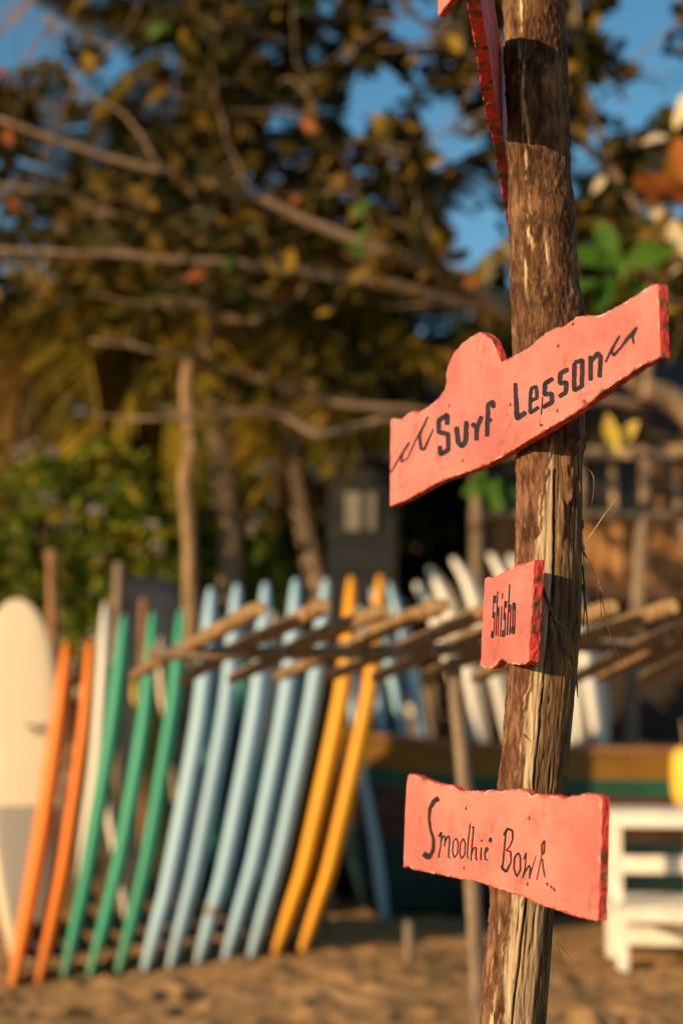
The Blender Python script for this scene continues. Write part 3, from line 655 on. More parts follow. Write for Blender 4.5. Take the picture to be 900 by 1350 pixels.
SH = 1.15; SD = 10.8
g3 = 'surfboards leaning on the raised stand beyond the boat'
for i, (col, pts, lab) in enumerate([
    ('blue', [(507, 978), (500, 930), (488, 860), (474, 800)], 'dull blue surfboard on the raised stand, close against the yellow boards'),
    ('blue', [(534, 978), (524, 920), (508, 850), (491, 776)], 'dull blue surfboard between two others on the raised stand'),
    ('blue', [(560, 978), (550, 920), (535, 842), (513, 768)], 'dull blue surfboard next to the white boards on the raised stand'),
    ('white', [(622, 978), (607, 900), (588, 840), (570, 800), (548, 768)], 'lowest white surfboard on the raised stand, next to the dull blue ones'),
    ('white', [(639, 978), (625, 900), (607, 845), (590, 790), (566, 748)], 'second white surfboard from the dull blue ones on the raised stand'),
    ('white', [(676, 978), (660, 900), (640, 830), (620, 770), (596, 735)], 'third white surfboard from the dull blue ones on the raised stand'),
    ('white', [(728, 978), (712, 900), (690, 830), (668, 765), (645, 729)], 'white surfboard on the raised stand, its nose just clear of the trunk'),
    ('white', [(756, 978), (740, 900), (716, 830), (694, 765), (671, 731)], 'white surfboard whose nose meets the trunk edge above the Shisha sign'),
    ('white', [(768, 978), (764, 900), (752, 840), (735, 780), (715, 740)], 'white surfboard behind the trunk, only its tail end showing'),
    ('white', [(793, 978), (785, 910), (778, 870), (760, 800), (735, 745)], 'last white surfboard of the raised stand, tail clear of the trunk')]):
    surfboard(col, pts, SD, lab, g3, 0.44, 0.12 if col == 'white' else 0.09, yaw=(14 if col == 'white' else 4) + random.uniform(-2, 2), lean=0.12, zbase=SH, fins=False)
stand = empty('board_stand', (P(660, 978, SD).x, SD, 0), 'rough timber stand carrying the white and dull blue boards', 'stand')
xa, xb = P(480, 978, SD).x, P(840, 978, SD).x
link('shelf', box_me('shelf', ((xa + xb) / 2, SD, SH - 0.03), (xb - xa, 0.5, 0.056), 0.006), M_greypole, stand)
for x in (xa + 0.1, xb - 0.1):
    for y in (SD - 0.2, SD + 0.2): tube('leg', [(x, y, -0.05), (x, y, SH - 0.055)], 0.035, M_greypole, stand, 8)
# the cream board facing us
def face_board():
    D = 8.6; b = P(34, 1224, D); gz = ground_z(b.x, D) - 0.01
    Q = spline([Vector((b.x, D, gz)), P(33, 1130, D + 0.06), P(30, 1000, D + 0.16), P(26, 880, D + 0.24), P(22, 790, D + 0.26)], 60)
    ls = np.linspace(0, 1, 60); cen = lambda a: np.array([np.interp(a, ls, Q[:, k_]) for k_ in range(3)])
    me, C, T, W0 = board_mesh(cen, Vector((1, 0.12, 0)).normalized(), 0.46, 0.075, 60, 24, 0.25)
    root = empty('surfboard', (b.x, D, gz), 'cream surfboard facing us, grey pad on its lower third', 'surfboard')
    link('board_body', me, FOAM['cream'], root)
    V, F = [], []; n1, n2 = 24, 13
    for i in range(n1):
        s = 0.03 + 0.345 * i / (n1 - 1); hw = 0.5 * 0.46 * (0.25 + 0.75 * math.sin(min(s / 0.45, 1) * math.pi / 2) ** 0.9) - 0.035
        c = Vector(cen(s)); tt = Vector(cen(min(s + 0.01, 1)) - cen(s)).normalized(); w = Vector((1, 0.12, 0)).normalized(); n = w.cross(tt).normalized(); n = -n if n.y > 0 else n
        for j in range(n2):
            u = (j / (n2 - 1) * 2 - 1); V.append(c + w * (u * hw + 0.006) + n * (0.0375 * max(0, 1 - abs(u * hw / 0.23) ** 3.4) ** 0.4 * math.sin(math.pi * s) ** 0.35 + 0.006))
    for i in range(n1 - 1):
        for j in range(n2 - 1): a = i * n2 + j; F.append((a, a + 1, a + n2 + 1, a + n2))
    o = link('grey_pad', mesh('grey_pad', V, F), FOAM['grey'], root, True)
    so_ = o.modifiers.new('thickness', 'SOLIDIFY'); so_.thickness = 0.008; so_.offset = 1
    # a small dark printed mark
    c = Vector(P(51, 962, D + 0.05)); V, F = [], []
    for k_, (a, b_, wd) in enumerate((((-16, -6), (12, 2), 5), ((-8, 8), (14, -10), 4), ((0, -14), (4, 12), 4))):
        for (u, v), sg_ in ((a, 1), (a, -1), (b_, -1), (b_, 1)):
            V.append(P(51 + u, 962 + v + sg_ * wd * 0.5, D + 0.115 - 0.0004 * k_))
        F.append((4 * k_, 4 * k_ + 1, 4 * k_ + 2, 4 * k_ + 3))
    link('printed_mark', mesh('printed_mark', V, F), M_ink, root)
face_board()

# ================================================================== BAMBOO-LIKE RACK in front of the boards
RD = 5.0
rail_z = P(450, 862, RD).z
rack = empty('pole_rack', (P(640, 1465, RD).x, RD, 0), 'rack of rough round poles laid across a rail', 'rack')
rl = [P(x, y, RD) for x, y in ((196, 862), (330, 861), (450, 860), (600, 856), (760, 852), (900, 850), (1060, 848))]
tube('rail', spline(rl, 50), 0.023, M_greypole, rack, 12, 0.16, 3)
pb = P(640, 1465, RD)
tube('upright', spline([(pb.x, RD + 0.02, -0.2), P(632, 1350, RD + .02), P(618, 1100, RD + .02), P(604, 950, RD + .02), P(598, 866, RD + .02)], 40), np.linspace(0.030, 0.026, 40), M_greypole, rack, 12, 0.12, 5)
tube('upright', spline([(P(1030, 1465, RD).x, RD + 0.02, -0.2), P(1025, 1100, RD + .02), P(1020, 858, RD + .02)], 30), 0.036, M_greypole, rack, 12, 0.14, 6)
pr = random.Random(12)
near = [(342, 802), (424, 799), (504, 803), (583, 798), (660, 800), (733, 797), (808, 799), (884, 800), (962, 802), (1040, 800), (1000, 801), (1085, 800)]
far = [(174, 893), (238, 896), (303, 895), (367, 893), (435, 892), (494, 893), (556, 893), (621, 894), (735, 902), (845, 897), (792, 893), (898, 895)]
for i, (a, b) in enumerate(zip(near, far)):
    A, B = P(*a, 4.5 + pr.uniform(-.03, .03)), P(*b, 5.5 + pr.uniform(-.05, .05)); n = 26
    pth = np.array([tuple(A.lerp(B, k_ / (n - 1))) for k_ in range(n)]); s = np.linspace(0, 1, n)
    pth[:, 2] += 0.004 * np.sin(np.pi * s) + 0.003 * np.sin(s * 9 + i * 2); pth[:, 0] += 0.008 * np.sin(s * 7 + i)
    r = np.interp(s, [0, 1], [0.029, 0.022]) * (1 + 0.03 * np.exp(-((s * 4 + i * 0.3) % 1 - 0.5) ** 2 / 0.01)); r[0] *= 0.8; r[-1] *= 0.8
    o = tube('cross_pole', pth, r, [M_bamboo, M_cutend], rack, 12, 0.07, 20 + i)
    for p in o.data.polygons:
        if len(p.vertices) > 4: p.material_index = 1

# ================================================================== STANDING POLES BEHIND
def pole(pts, r, mat, label, name='wooden_pole', rough=0.12):
    b = Vector(pts[0]); root = tube(name, spline([(b.x, b.y, b.z)] + [Vector(q) for q in pts[1:]], 30), np.linspace(r * 1.08, r * 0.9, 30), mat, None, 12, rough, random.randint(0, 99))
    return tag(root, label, 'pole', 'poles standing behind the boards')
def gpole(D, x0, pts, r, mat, label):
    b = P(x0, 1200, D); return pole([(b.x, D, -0.2)] + [P(x, y, D) for x, y in pts], r, mat, label)
gpole(9.3, 252, [(250, 900), (251, 800), (249, 700), (244, 640), (252, 580), (246, 520), (251, 465)], 0.048, M_bamboo, 'tall slightly crooked bare pole rising behind the green and blue boards')
gpole(9.6, 70, [(71, 1000), (70, 850), (69, 725)], 0.038, M_brownpole, 'short brown pole behind the orange boards')
gpole(9.6, 155, [(155, 1000), (154, 850), (157, 742)], 0.036, M_greypole, 'grey pole in front of the navy tarpaulin, by the green boards')
gpole(9.6, 190, [(190, 1000), (189, 850), (190, 790)], 0.030, M_brownpole, 'shortest brown pole, its top just above the green boards')
gpole(11.3, 826, [(829, 985), (838, 850), (846, 700), (853, 598)], 0.062, M_greypole, 'pale leaning pole before the timber hut')
gpole(11.5, 960, [(925, 800), (900, 690), (880, 628), (866, 585)], 0.060, M_greypole, 'slanting pole propped across the timber hut')
gpole(12.2, 628, [(628, 900), (628, 700), (627, 612)], 0.055, M_greypole, 'straight grey post at the hut corner beside the trunk')

# ================================================================== BOAT
def boat():
    D0 = 9.75
    secs = []                          # x, half beam, keel z, chine z, gunwale z
    x0, x1 = P(452, 1000, D0).x, P(1480, 1000, D0).x; n = 44
    V, F, MI = [], [], []
    lev = [0.0, 0.12, 0.30, 0.46, 0.62, 0.74, 0.84, 0.90, 1.0]
    for i in range(n):
        s = i / (n - 1); x = x0 + (x1 - x0) * s
        beam = 0.62 * min(1, (s / 0.30 + 0.02)) ** 0.55 * min(1, (1 - s) / 0.2 + 0.35) ** 0.6
        kz = 0.02 + 0.50 * max(0, 1 - s / 0.035) ** 1.5 + 0.10 * max(0, s - 0.4) ** 1.5; gzv = 1.13 + 0.16 * math.exp(-s * 9)
        for sd in (1, -1):
            for t_ in lev:
                z = kz + (gzv - kz) * t_; h = beam * (0.30 + 0.70 * math.sin(min(1, t_ * 1.25) * math.pi / 2))
                V.append((x - 0.10 * t_ * max(0, 1 - s * 8), D0 - sd * h + beam, z))
    m = len(lev)
    for i in range(n - 1):
        for sd in (0, 1):
            for k_ in range(m - 1):
                a = i * 2 * m + sd * m + k_; F.append((a, a + 1, a + 2 * m + 1, a + 2 * m)); MI.append((0, 0, 0, 1, 1, 2, 3, 3)[k_])
        a = i * 2 * m; F.append((a, a + 2 * m, a + 3 * m, a + m)); MI.append(0)
    for i in (0, n - 1):
        for k_ in range(m - 1):
            a = i * 2 * m + k_; F.append((a, a + 1, a + m + 1, a + m)); MI.append((0, 0, 0, 1, 1, 2, 3, 3)[k_])
    me = mesh('hull', V, F)
    root = empty('wooden_boat', ((x0 + x1) / 2, D0 + 0.6, 0), 'beached wooden boat with ochre upper strake, green stripe and teal bottom, paints darkened for shade', 'boat')
    mats = [noisy('shaded_teal_paint', [(0.3, (0.006, 0.020, 0.023)), (0.7, (0.014, 0.045, 0.046))], 5, (0.5, 1, 2)), noisy('dark_maroon_hull', [(0.3, (0.03, 0.014, 0.010)), (0.7, (0.09, 0.045, 0.028))], 5, (0.5, 1, 2)),
            noisy('shaded_green_paint', [(0.3, (0.005, 0.05, 0.03)), (0.7, (0.010, 0.09, 0.052))], 6), noisy('shaded_ochre_paint', [(0.3, (0.13, 0.060, 0.004)), (0.7, (0.22, 0.105, 0.008))], 4, (0.5, 1, 2))]  # ochre, green and teal darkened to carry the shade on the hull
    o = link('hull', me, mats, root); o.data.polygons.foreach_set('material_index', MI); o.data.polygons.foreach_set('use_smooth', [True] * len(F))
    for sd in (1, -1):                 # the gunwale
        pth = [Vector(V[i * 2 * m + (0 if sd == 1 else m) + m - 1]) + Vector((0, 0, 0.012)) for i in range(n)]
        tube('gunwale', pth, 0.028, M_brownpole, root, 8)
    for s in (0.25, 0.45, 0.65):
        i = int(s * (n - 1)); a, b = Vector(V[i * 2 * m + m - 2]), Vector(V[i * 2 * m + 2 * m - 2])
        link('thwart', box_me('thwart', (a + b) / 2, (0.2, (b - a).length - 0.02, 0.03), 0.004), M_brownpole, root)
    return root
boat()
# yellow float hanging on the boat
fc = P(904, 1022, 9.62)
prof = [(0.0, -0.21), (0.05, -0.205), (0.085, -0.18), (0.1, -0.12), (0.104, 0.0), (0.1, 0.10), (0.08, 0.16), (0.04, 0.185), (0.0, 0.19)]
def lathe(name, c, prof, mat, parent=None, n=20):
    V, F = [], []
    for r_, z in prof:
        for j in range(n): a = 2 * math.pi * j / n; V.append((c[0] + r_ * math.cos(a), c[1] + r_ * math.sin(a), c[2] + z))
    for i in range(len(prof) - 1):
        for j in range(n): k_ = (j + 1) % n; F.append((i * n + j, i * n + k_, (i + 1) * n + k_, (i + 1) * n + j))
    return link(name, mesh(name, V, F), mat, parent, True)
fr = empty('boat_fender', fc - Vector((0, 0, 0.27)), 'rounded yellow fender with grey foot hung on the boat side', 'fender')
lathe('float', fc, prof, FOAM['lemon'], fr)
lathe('foot', fc - Vector((0, 0, 0.215)), [(0.0, -0.05), (0.06, -0.05), (0.075, -0.03), (0.075, 0.02), (0.06, 0.035), (0, 0.035)], FOAM['grey'], fr)
tube('lanyard', [fc + Vector((0, 0, 0.185)), fc + Vector((0, 0.02, 0.3)), fc + Vector((0, 0.06, 0.36))], 0.008, M_fibre, fr, 6)

# ================================================================== WHITE LOW TABLES, one stacked on the other
def low_table(c, w, d, h, rot, label, legw=0.06):
    root = empty('low_table', c, label, 'table', 'white low tables stacked up')
    Mr = Matrix.Rotation(rot, 3, 'Z'); c = Vector(c)
    def part(nm, p, s, bev=0.006): link(nm, box_me(nm, c + Mr @ Vector(p), s, bev, Mr), M_whitepaint, root)
    nsl = max(4, round(w / 0.075)); sw = w / nsl
    for i in range(nsl): part('slat', (-w / 2 + sw * (i + 0.5), 0, h - 0.011), (sw - 0.009, d, 0.022), 0.004)
    for sy in (-1, 1): part('apron', (0, sy * (d / 2 - 0.012), h - 0.055), (w, 0.022, 0.062))
    for sx in (-1, 1): part('apron', (sx * (w / 2 - 0.014), 0, h - 0.058), (0.022, d - 0.05, 0.05))
    for sx in (-1, 1):
        for sy in (-1, 1): part('leg', (sx * (w / 2 - 0.03 - legw / 2), sy * (d / 2 - 0.024 - legw / 2), (h - 0.025) / 2 - 0.004), (legw, legw, h - 0.03), 0.006)
    for sy in (1,): part('stretcher', (0, sy * (d / 2 - 0.024 - legw / 2), h * 0.33), (w - 0.1, 0.025, 0.10))
    return root
tb = G(826, 1282); hlow = 0.36
rot = R(-4)
cxl = tb.x + 0.44; cyl = tb.y + 0.30
low_table((cxl, cyl, ground_z(tb.x, tb.y) - 0.004), 0.98, 0.62, hlow, rot, 'white slatted low table standing on the sand')
low_table((cxl - 0.19, cyl + 0.06, ground_z(tb.x, tb.y) - 0.004 + hlow + 0.004), 0.60, 0.50, 0.50, rot, 'white slatted table stacked on top of the lower one', 0.055)

# ================================================================== plank and stake in the sand
a, b = G(492, 1296), G(668, 1272)
pk = box_me('sand_plank', (0, 0, 0), ((b - a).length, 0.10, 0.05), 0.008, None, 0.006)
o = link('sand_plank', pk, M_bamboo); o.location = (a + b) / 2 + Vector((0, 0, 0.012)); o.rotation_euler = (0, 0, math.atan2(b.y - a.y, b.x - a.x))
tag(o, 'weathered plank lying half-buried in the sand', 'plank')
s0 = G(541, 1278)
tag(tube('short_stake', [(s0.x, s0.y + 0.12, -0.1), (s0.x - 0.002, s0.y + 0.12, 0.1), (s0.x - 0.006, s0.y + 0.12, 0.24)], [0.028, 0.026, 0.022], M_greypole, None, 10, 0.15, 4), 'short grey stake stuck upright beside the sand plank', 'stake')

# ================================================================== TIMBER HUT on the right
def hut():
    D = 13.0; L, Rr = P(618, 900, D).x, P(1150, 900, D).x; zs, zt = P(800, 684, D).z, P(800, 606, D).z; zf = P(800, 768, D).z
    root = empty('timber_hut', ((L + Rr) / 2, D, 0), 'brown timber beach hut with plank wall and dark windows beyond the trunk', 'hut')
    link('wall', box_me('wall', ((L + Rr) / 2, D + 1.6, (zt + 0.5) / 2), (Rr - L - 0.06, 3.0, zt + 0.5)), noisy('dark_hut_inside', [(0.3, (0.02, 0.014, 0.01)), (0.7, (0.045, 0.03, 0.02))], 4), root)
    x = L; pr = random.Random(3); mats = [M_plank, wood_mat('hut_plank_dark', (0.08, 0.035, 0.014), (0.2, 0.095, 0.035), (0.3, 0.15, 0.06), 3)]
    while x < Rr:
        w = pr.uniform(0.10, 0.15); link('plank', box_me('plank', (x + w / 2, D + 0.03 + pr.uniform(-.008, .008), (zf + zs) / 2), (w - 0.012, 0.03, zs - zf), 0.004), mats[pr.random() < 0.25], root); x += w
    link('sill_beam', box_me('sill_beam', ((L + Rr) / 2, D - 0.01, zs + 0.03), (Rr - L, 0.12, 0.07), 0.008), M_frame, root)
    link('top_beam', box_me('top_beam', ((L + Rr) / 2, D - 0.02, zt + 0.06), (Rr - L, 0.14, 0.13), 0.01), M_frame, root)
    link('floor_beam', box_me('floor_beam', ((L + Rr) / 2, D - 0.02, zf - 0.09), (Rr - L, 0.14, 0.16), 0.01), noisy('dark_beam', [(0.3, (0.05, 0.025, 0.012)), (0.7, (0.1, 0.05, 0.025))], 6), root)
    xs_ = [640, 764, 808, 868, 893, 1000, 1100]
    for i, (p, q) in enumerate(zip(xs_, xs_[1:])):
        xa, xb = P(p, 640, D).x, P(q, 640, D).x
        f = link('window', box_me('window', ((xa + xb) / 2, D + 0.05, (zs + zt) / 2 + 0.03), (xb - xa - 0.05, 0.012, zt - zs - 0.05)), M_glass, root)
        link('mullion', box_me('mullion', (xb, D + 0.01, (zs + zt) / 2 + 0.03), (0.055, 0.07, zt - zs - 0.06), 0.006), M_plank if i in (2, 3) else M_frame, root)
    for x in (L + 0.05, P(770, 900, D).x, Rr - 0.05): tube('stilt', [(x, D + 0.1, -0.1), (x, D + 0.1, zf - 0.15)], 0.06, M_greypole, root, 10)
    # thatch roof, eaves forward over the wall
    V, F = [], []; zr = zt + 1.35; ye = D - 0.12
    n = 60
    for i in range(n):
        u = i / (n - 1); xx = L - 0.3 + (Rr - L + 0.6) * u; jz = random.uniform(-.05, .05)
        V += [(xx, ye + random.uniform(-.06, .06), zt + 0.16 + jz), (xx, D + 1.6, zr), (xx, D + 3.5, zt + 0.2), (xx, ye + 0.05, zt + 0.10 + jz), (xx, D + 1.6, zr - 0.12)]
    for i in range(n - 1):
        a = i * 5
        for p, q in ((0, 1), (1, 2), (3, 0), (4, 3), (2, 4)): F.append((a + p, a + q, a + 5 + q, a + 5 + p))
    link('roof', mesh('roof', V, F), noisy('thatch', [(0.3, (0.03, 0.022, 0.012)), (0.7, (0.09, 0.065, 0.035))], 10, (6, 1, 1), bump=0.5), root)
hut()
def shed():
    D = 11.9; L, Rr = P(432, 700, D).x, P(522, 700, D).x; zt = P(500, 598, D).z
    root = empty('dark_shed', ((L + Rr) / 2, D, 0), 'dark grey shed with one pale small window behind the boards', 'shed')
    md = noisy('dark_grey_boards', [(0.3, (0.006, 0.006, 0.007)), (0.7, (0.013, 0.014, 0.015))], 6, (1, 1, 4))
    n = 14; h = zt / n
    for i in range(n): link('board', box_me('board', ((L + Rr) / 2, D + 0.015 * (i % 2), h * (i + 0.5)), (Rr - L, 0.04, h - 0.012), 0.004), md, root)
    link('wall', box_me('wall', ((L + Rr) / 2, D + 1.2, zt / 2), (Rr - L - 0.05, 2.3, zt)), md, root)
    w0, w1 = P(455, 650, D - 0.03), P(495, 700, D - 0.03)
    wd = link('window', box_me('window', ((w0.x + w1.x) / 2, D - 0.03, (w0.z + w1.z) / 2), (w1.x - w0.x, 0.05, w0.z - w1.z), 0.008), noisy('pale_pane', [(0.3, (0.12, 0.11, 0.085)), (0.7, (0.22, 0.20, 0.16))], 5), root)  # one plain pale tone over the whole pane
    link('mullion', box_me('mullion', ((w0.x + w1.x) / 2 + 0.02, D - 0.065, (w0.z + w1.z) / 2), (0.04, 0.02, w0.z - w1.z)), md, root)
    V = [(L - .05, D - .12, zt - .03), (Rr + .05, D - .12, zt - .03), (Rr + .05, D + 1.2, zt + .25), (L - .05, D + 1.2, zt + .25), (Rr + .05, D + 2.5, zt), (L - .05, D + 2.5, zt)]
    o = link('roof', mesh('roof', V, [(0, 1, 2, 3), (3, 2, 4, 5)]), noisy('rusty_tin', [(0.3, (0.05, 0.035, 0.028)), (0.7, (0.10, 0.08, 0.065))], 6), root); o.modifiers.new('t', 'SOLIDIFY').thickness = 0.05
shed()
# navy tarpaulin hung over a line; its added lower part darkens the board gaps
def tarp():
    D = 11.2; V, F = [], []; nx, nz = 40, 14
    for i in range(nx):
        u = i / (nx - 1); x = 148 + 342 * u; yt = np.interp(u, [0, 0.06, 0.2, 0.42, 0.6, 1], [775, 756, 762, 792, 822, 850])
        for j in range(nz):
            v = j / (nz - 1); p = P(x, yt + (1182 - yt) * v, D); V.append((p.x, D - 0.25 * v + 0.05 * math.sin(u * 17 + v * 3), p.z))
    for i in range(nx - 1):
        for j in range(nz - 1): a = i * nz + j; F.append((a, a + 1, a + nz + 1, a + nz))
    o = link('tarpaulin', mesh('tarpaulin', V, F), noisy('navy_cloth', [(0.3, (0.006, 0.008, 0.016)), (0.7, (0.014, 0.018, 0.032))], 6, rough=0.8), None, True); o.modifiers.new('t', 'SOLIDIFY').thickness = 0.006
    tag(o, 'dark navy tarpaulin draped behind the green and blue boards, extended to the ground to darken the gaps', 'tarpaulin')
tarp()

# ================================================================== VEGETATION
def leaves_mesh(name, C, S, seed=0, up=0.4, fold=0.25, aspect=0.45, dirs=None):
    """C (n,3) leaf bases, S (n,) lengths: folded leaves of 6 vertices"""
    g = np.random.default_rng(seed); n = len(C)
    d = g.normal(size=(n, 3)) if dirs is None else np.asarray(dirs, float) + 0.35 * g.normal(size=(n, 3))
    d[:, 2] = d[:, 2] * 0.6 + (up - 0.4); d /= np.linalg.norm(d, axis=1)[:, None]
    r = g.normal(size=(n, 3)); r[:, 2] *= 0.6; w = np.cross(d, r); w /= np.linalg.norm(w, axis=1)[:, None] + 1e-9; nn = np.cross(w, d)
    L = S[:, None]; hw = L * aspect * 0.5
    p0 = C; p1 = C + d * L * 0.55 - nn * L * 0.04; p2 = C + d * L - nn * L * 0.14
    m1 = C + d * L * 0.5 + w * hw + nn * hw * fold; m2 = C + d * L * 0.5 - w * hw + nn * hw * fold
    e1 = C + d * L * 0.82 + w * hw * 0.75 - nn * L * 0.04; e2 = C + d * L * 0.82 - w * hw * 0.75 - nn * L * 0.04
    V = np.stack([p0, m1, e1, p2, e2, m2, p1], 1).reshape(-1, 3); b = np.arange(n)[:, None] * 7
    F = np.concatenate([b + np.array([[0, 1, 6]]), b + np.array([[1, 2, 6]]), b + np.array([[2, 3, 6]]), b + np.array([[3, 4, 6]]), b + np.array([[4, 5, 6]]), b + np.array([[5, 0, 6]])])
    return npmesh(name, V, F)
def limb_arr(acc, path, r0, r1, n=24, seed=0, ns=8):
    V, F = tube_arr(spline(path, n), np.linspace(r0, r1, n), ns, 0.18, seed); b = sum(len(v) for v in acc[0])
    acc[0].append(V); acc[1].extend(tuple(i + b for i in f) for f in F)

# --- the tropical almond tree whose branches cross the picture
M_alm = leaf_mat('almond_leaves', [(0.0, (0.016, 0.020, 0.006)), (0.45, (0.035, 0.036, 0.008)), (0.70, (0.065, 0.052, 0.009)), (0.84, (0.12, 0.085, 0.011)), (0.93, (0.20, 0.10, 0.014)), (1.0, (0.34, 0.22, 0.03))], 0.3)
M_bigleaf = {'green': leaf_mat('green_almond_leaf', [(0, (0.035, 0.11, 0.012)), (1, (0.09, 0.19, 0.02))], 0.4, 0.4, False), 'ochre': leaf_mat('ochre_almond_leaf', [(0, (0.10, 0.06, 0.008)), (0.7, (0.24, 0.15, 0.018)), (1, (0.42, 0.26, 0.03))], 0.4, 0.5, False),
             'red': leaf_mat('rusty_almond_leaf', [(0, (0.26, 0.07, 0.015)), (1, (0.45, 0.16, 0.03))], 0.4, 0.5, False), 'pale': leaf_mat('pale_dry_leaf', [(0, (0.50, 0.40, 0.24)), (1, (0.66, 0.55, 0.36))], 0.2, 0.6, False), 'yellow': leaf_mat('bright_yellow_leaf', [(0, (0.62, 0.42, 0.06)), (1, (0.75, 0.55, 0.12))], 0.35, 0.5, False)}
AL = 10.4
alm = empty('almond_tree', (P(1090, 1200, AL).x, AL, 0), 'tropical almond tree with long bare limbs and rusty leaves overhead', 'tree')
acc = ([], [])
tb0 = P(1090, 1200, AL)
limb_arr(acc, [(tb0.x, AL, -0.2), P(1070, 1000, AL), P(1035, 800, AL), P(1000, 690, AL), P(945, 590, AL), P(895, 535, AL), P(845, 510, AL - .1)], 0.17, 0.085, 40, 1, 12)
tk = link('trunk', mesh('trunk', np.vstack(acc[0]), acc[1]), M_limb, alm, True)
LIMBS = [
    ([(848, 520, 0), (790, 455, -.1), (690, 424, -.3), (600, 372, -.5), (500, 330, -.7), (420, 300, -.8), (330, 258, -.9), (215, 226, -1.0), (100, 196, -1.1), (-20, 150, -1.2)], .10, .045),
    ([(795, 458, -.1), (700, 420, -.2), (610, 402, -.4), (500, 376, -.7), (420, 360, -.8), (300, 349, -.9), (200, 340, -1.0), (100, 336, -1.1), (-20, 330, -1.2)], .085, .05),
    ([(852, 540, 0), (780, 528, -.1), (640, 548, -.3), (520, 549, -.5), (460, 566, -.6), (415, 570, -.7), (370, 549, -.7), (330, 540, -.8), (265, 550, -.9), (170, 552, -1.0)], .062, .03),
    ([(640, 546, -.3), (540, 542, -.5), (450, 536, -.6), (400, 520, -.7), (345, 498, -.7), (290, 486, -.8), (210, 462, -.9), (120, 448, -1)], .045, .022),
    ([(845, 512, 0), (860, 400, .1), (842, 290, 0), (800, 200, -.1), (770, 110, -.2), (760, 0, -.3)], .085, .05),
    ([(858, 420, .1), (900, 330, .2), (950, 220, .3), (1000, 100, .3)], .07, .04),
    ([(810, 225, 0), (700, 130, -.4), (600, 60, -.7), (500, -20, -1.0), (420, -90, -1.2)], .06, .03),
    ([(500, 330, -.7), (470, 240, -.9), (420, 160, -1.1), (390, 60, -1.2), (380, -50, -1.3)], .020, .010),
    ([(330, 258, -.9), (300, 180, -1), (280, 90, -1.1), (300, -20, -1.2)], .018, .008),
    ([(215, 226, -1.0), (160, 150, -1.0), (95, 100, -1.0), (150, 60, -1.05), (178, 20, -1.1), (190, -40, -1.1)], .026, .012),
    ([(150, 62, -1.05), (90, 40, -1.0), (40, -20, -1.0)], .014, .008),
    ([(600, 372, -.5), (560, 310, -.7), (520, 250, -.9), (540, 180, -1.0)], .018, .008),
    ([(780, 150, -.2), (830, 90, -.3), (880, 40, -.4), (940, 0, -.5)], .03, .015),
    ([(300, 349, -.9), (240, 300, -1.0), (180, 290, -1.1), (80, 250, -1.2), (0, 255, -1.2)], .026, .012),
    ([(420, 362, -.8), (380, 400, -.9), (330, 420, -1), (260, 400, -1.1)], .02, .01),
    ([(880, 480, .1), (900, 420, -.5), (860, 370, -1.2), (825, 345, -1.8)], .03, .014)]
tips = []
for i, (pts, r0, r1) in enumerate(LIMBS):
    path = [P(x, y, AL + dd * (1.35 if pts[0][0] > 400 else 1.2)) for x, y, dd in pts]
    q = spline(path, 26); q += 0.02 * np.stack([fbm(np.arange(26) * .45, 0, 0, 2, i), fbm(np.arange(26) * .45, 5, 0, 2, i), fbm(np.arange(26) * .45, 9, 0, 2, i)], 1)
    tube('limb', q, np.linspace(r0, r1 * .5, 26) * (0.66 if r0 > .04 else 0.42), M_limb, alm, 9, 0.2, i)
    tips += [tuple(v) for v in q[4:]]
tips = np.array(tips)
# openings through which the sky shows (x, y, rx, ry in pixels)
GAPS = [(25, 35, 78, 62), (85, 135, 42, 60), (122, 185, 32, 48), (140, 30, 38, 34), (55, 215, 36, 30), (225, 110, 36, 52), (5, 300, 12, 16), (180, 105, 26, 34), (430, 35, 22, 30), (547, 30, 40, 34), (500, 120, 52, 30), (415, 145, 20, 16), (470, 165, 26, 16), (575, 150, 36, 26), (595, 190, 30, 22), (610, 250, 42, 32), (632, 300, 36, 30), (540, 275, 24, 16), (575, 405, 30, 12), (625, 345, 24, 20),
        (840, 40, 52, 44), (880, 110, 48, 36), (838, 140, 32, 34), (790, 130, 26, 22), (775, 205, 28, 22), (800, 180, 16, 14), (860, 0, 40, 30), (700, 60, 30, 30), (655, 180, 12, 10), (400, 205, 18, 14), (350, 60, 14, 20)]
def gap(px, py, pad=0.0):
    m = np.zeros(len(px), bool)
    for x, y, a, b in GAPS: m |= ((px - x) / (a * .86 + pad)) ** 2 + ((py - y) / (b * .86 + pad)) ** 2 < 1
    return m
def PXA(V):
    d = V - np.array(CAM); f = d @ np.array(FW); return CX + d[:, 0] / f * FPX, CY - (d @ np.array(UP)) / f * FPX
g = np.random.default_rng(5)
# rosettes of leaves: some hang on the limbs, the rest fill the crown
N = 1350; px = g.uniform(-120, 1020, N * 3); py = g.uniform(-140, 420, N * 3); dd = AL + g.uniform(-0.7, 2.6, N * 3)
prob = np.interp(py, [-140, 160, 250, 330, 420], [1.0, 1.0, 0.6, 0.28, 0.06]) * np.where(px > 740, 1.15, 1.0)
keep = (g.uniform(size=N * 3) < prob) & ~gap(px, py, 6)
ros = np.array([tuple(P(a, b, c)) for a, b, c in zip(px[keep], py[keep], dd[keep])])[:N]
ii = g.integers(0, len(tips), 130); tr = tips[ii] + g.normal(size=(130, 3)) * 0.2 + np.array([0, .15, .12]); ta, tbb = PXA(tr); tr = tr[~gap(ta, tbb, 6) & (tbb < 520)]
ros = np.vstack([ros, tr])
k_ = 11; C = np.repeat(ros, k_, 0); d = g.normal(size=(len(C), 3)); d /= np.linalg.norm(d, axis=1)[:, None]; C = C + d * g.uniform(0.0, 0.10, (len(C), 1))
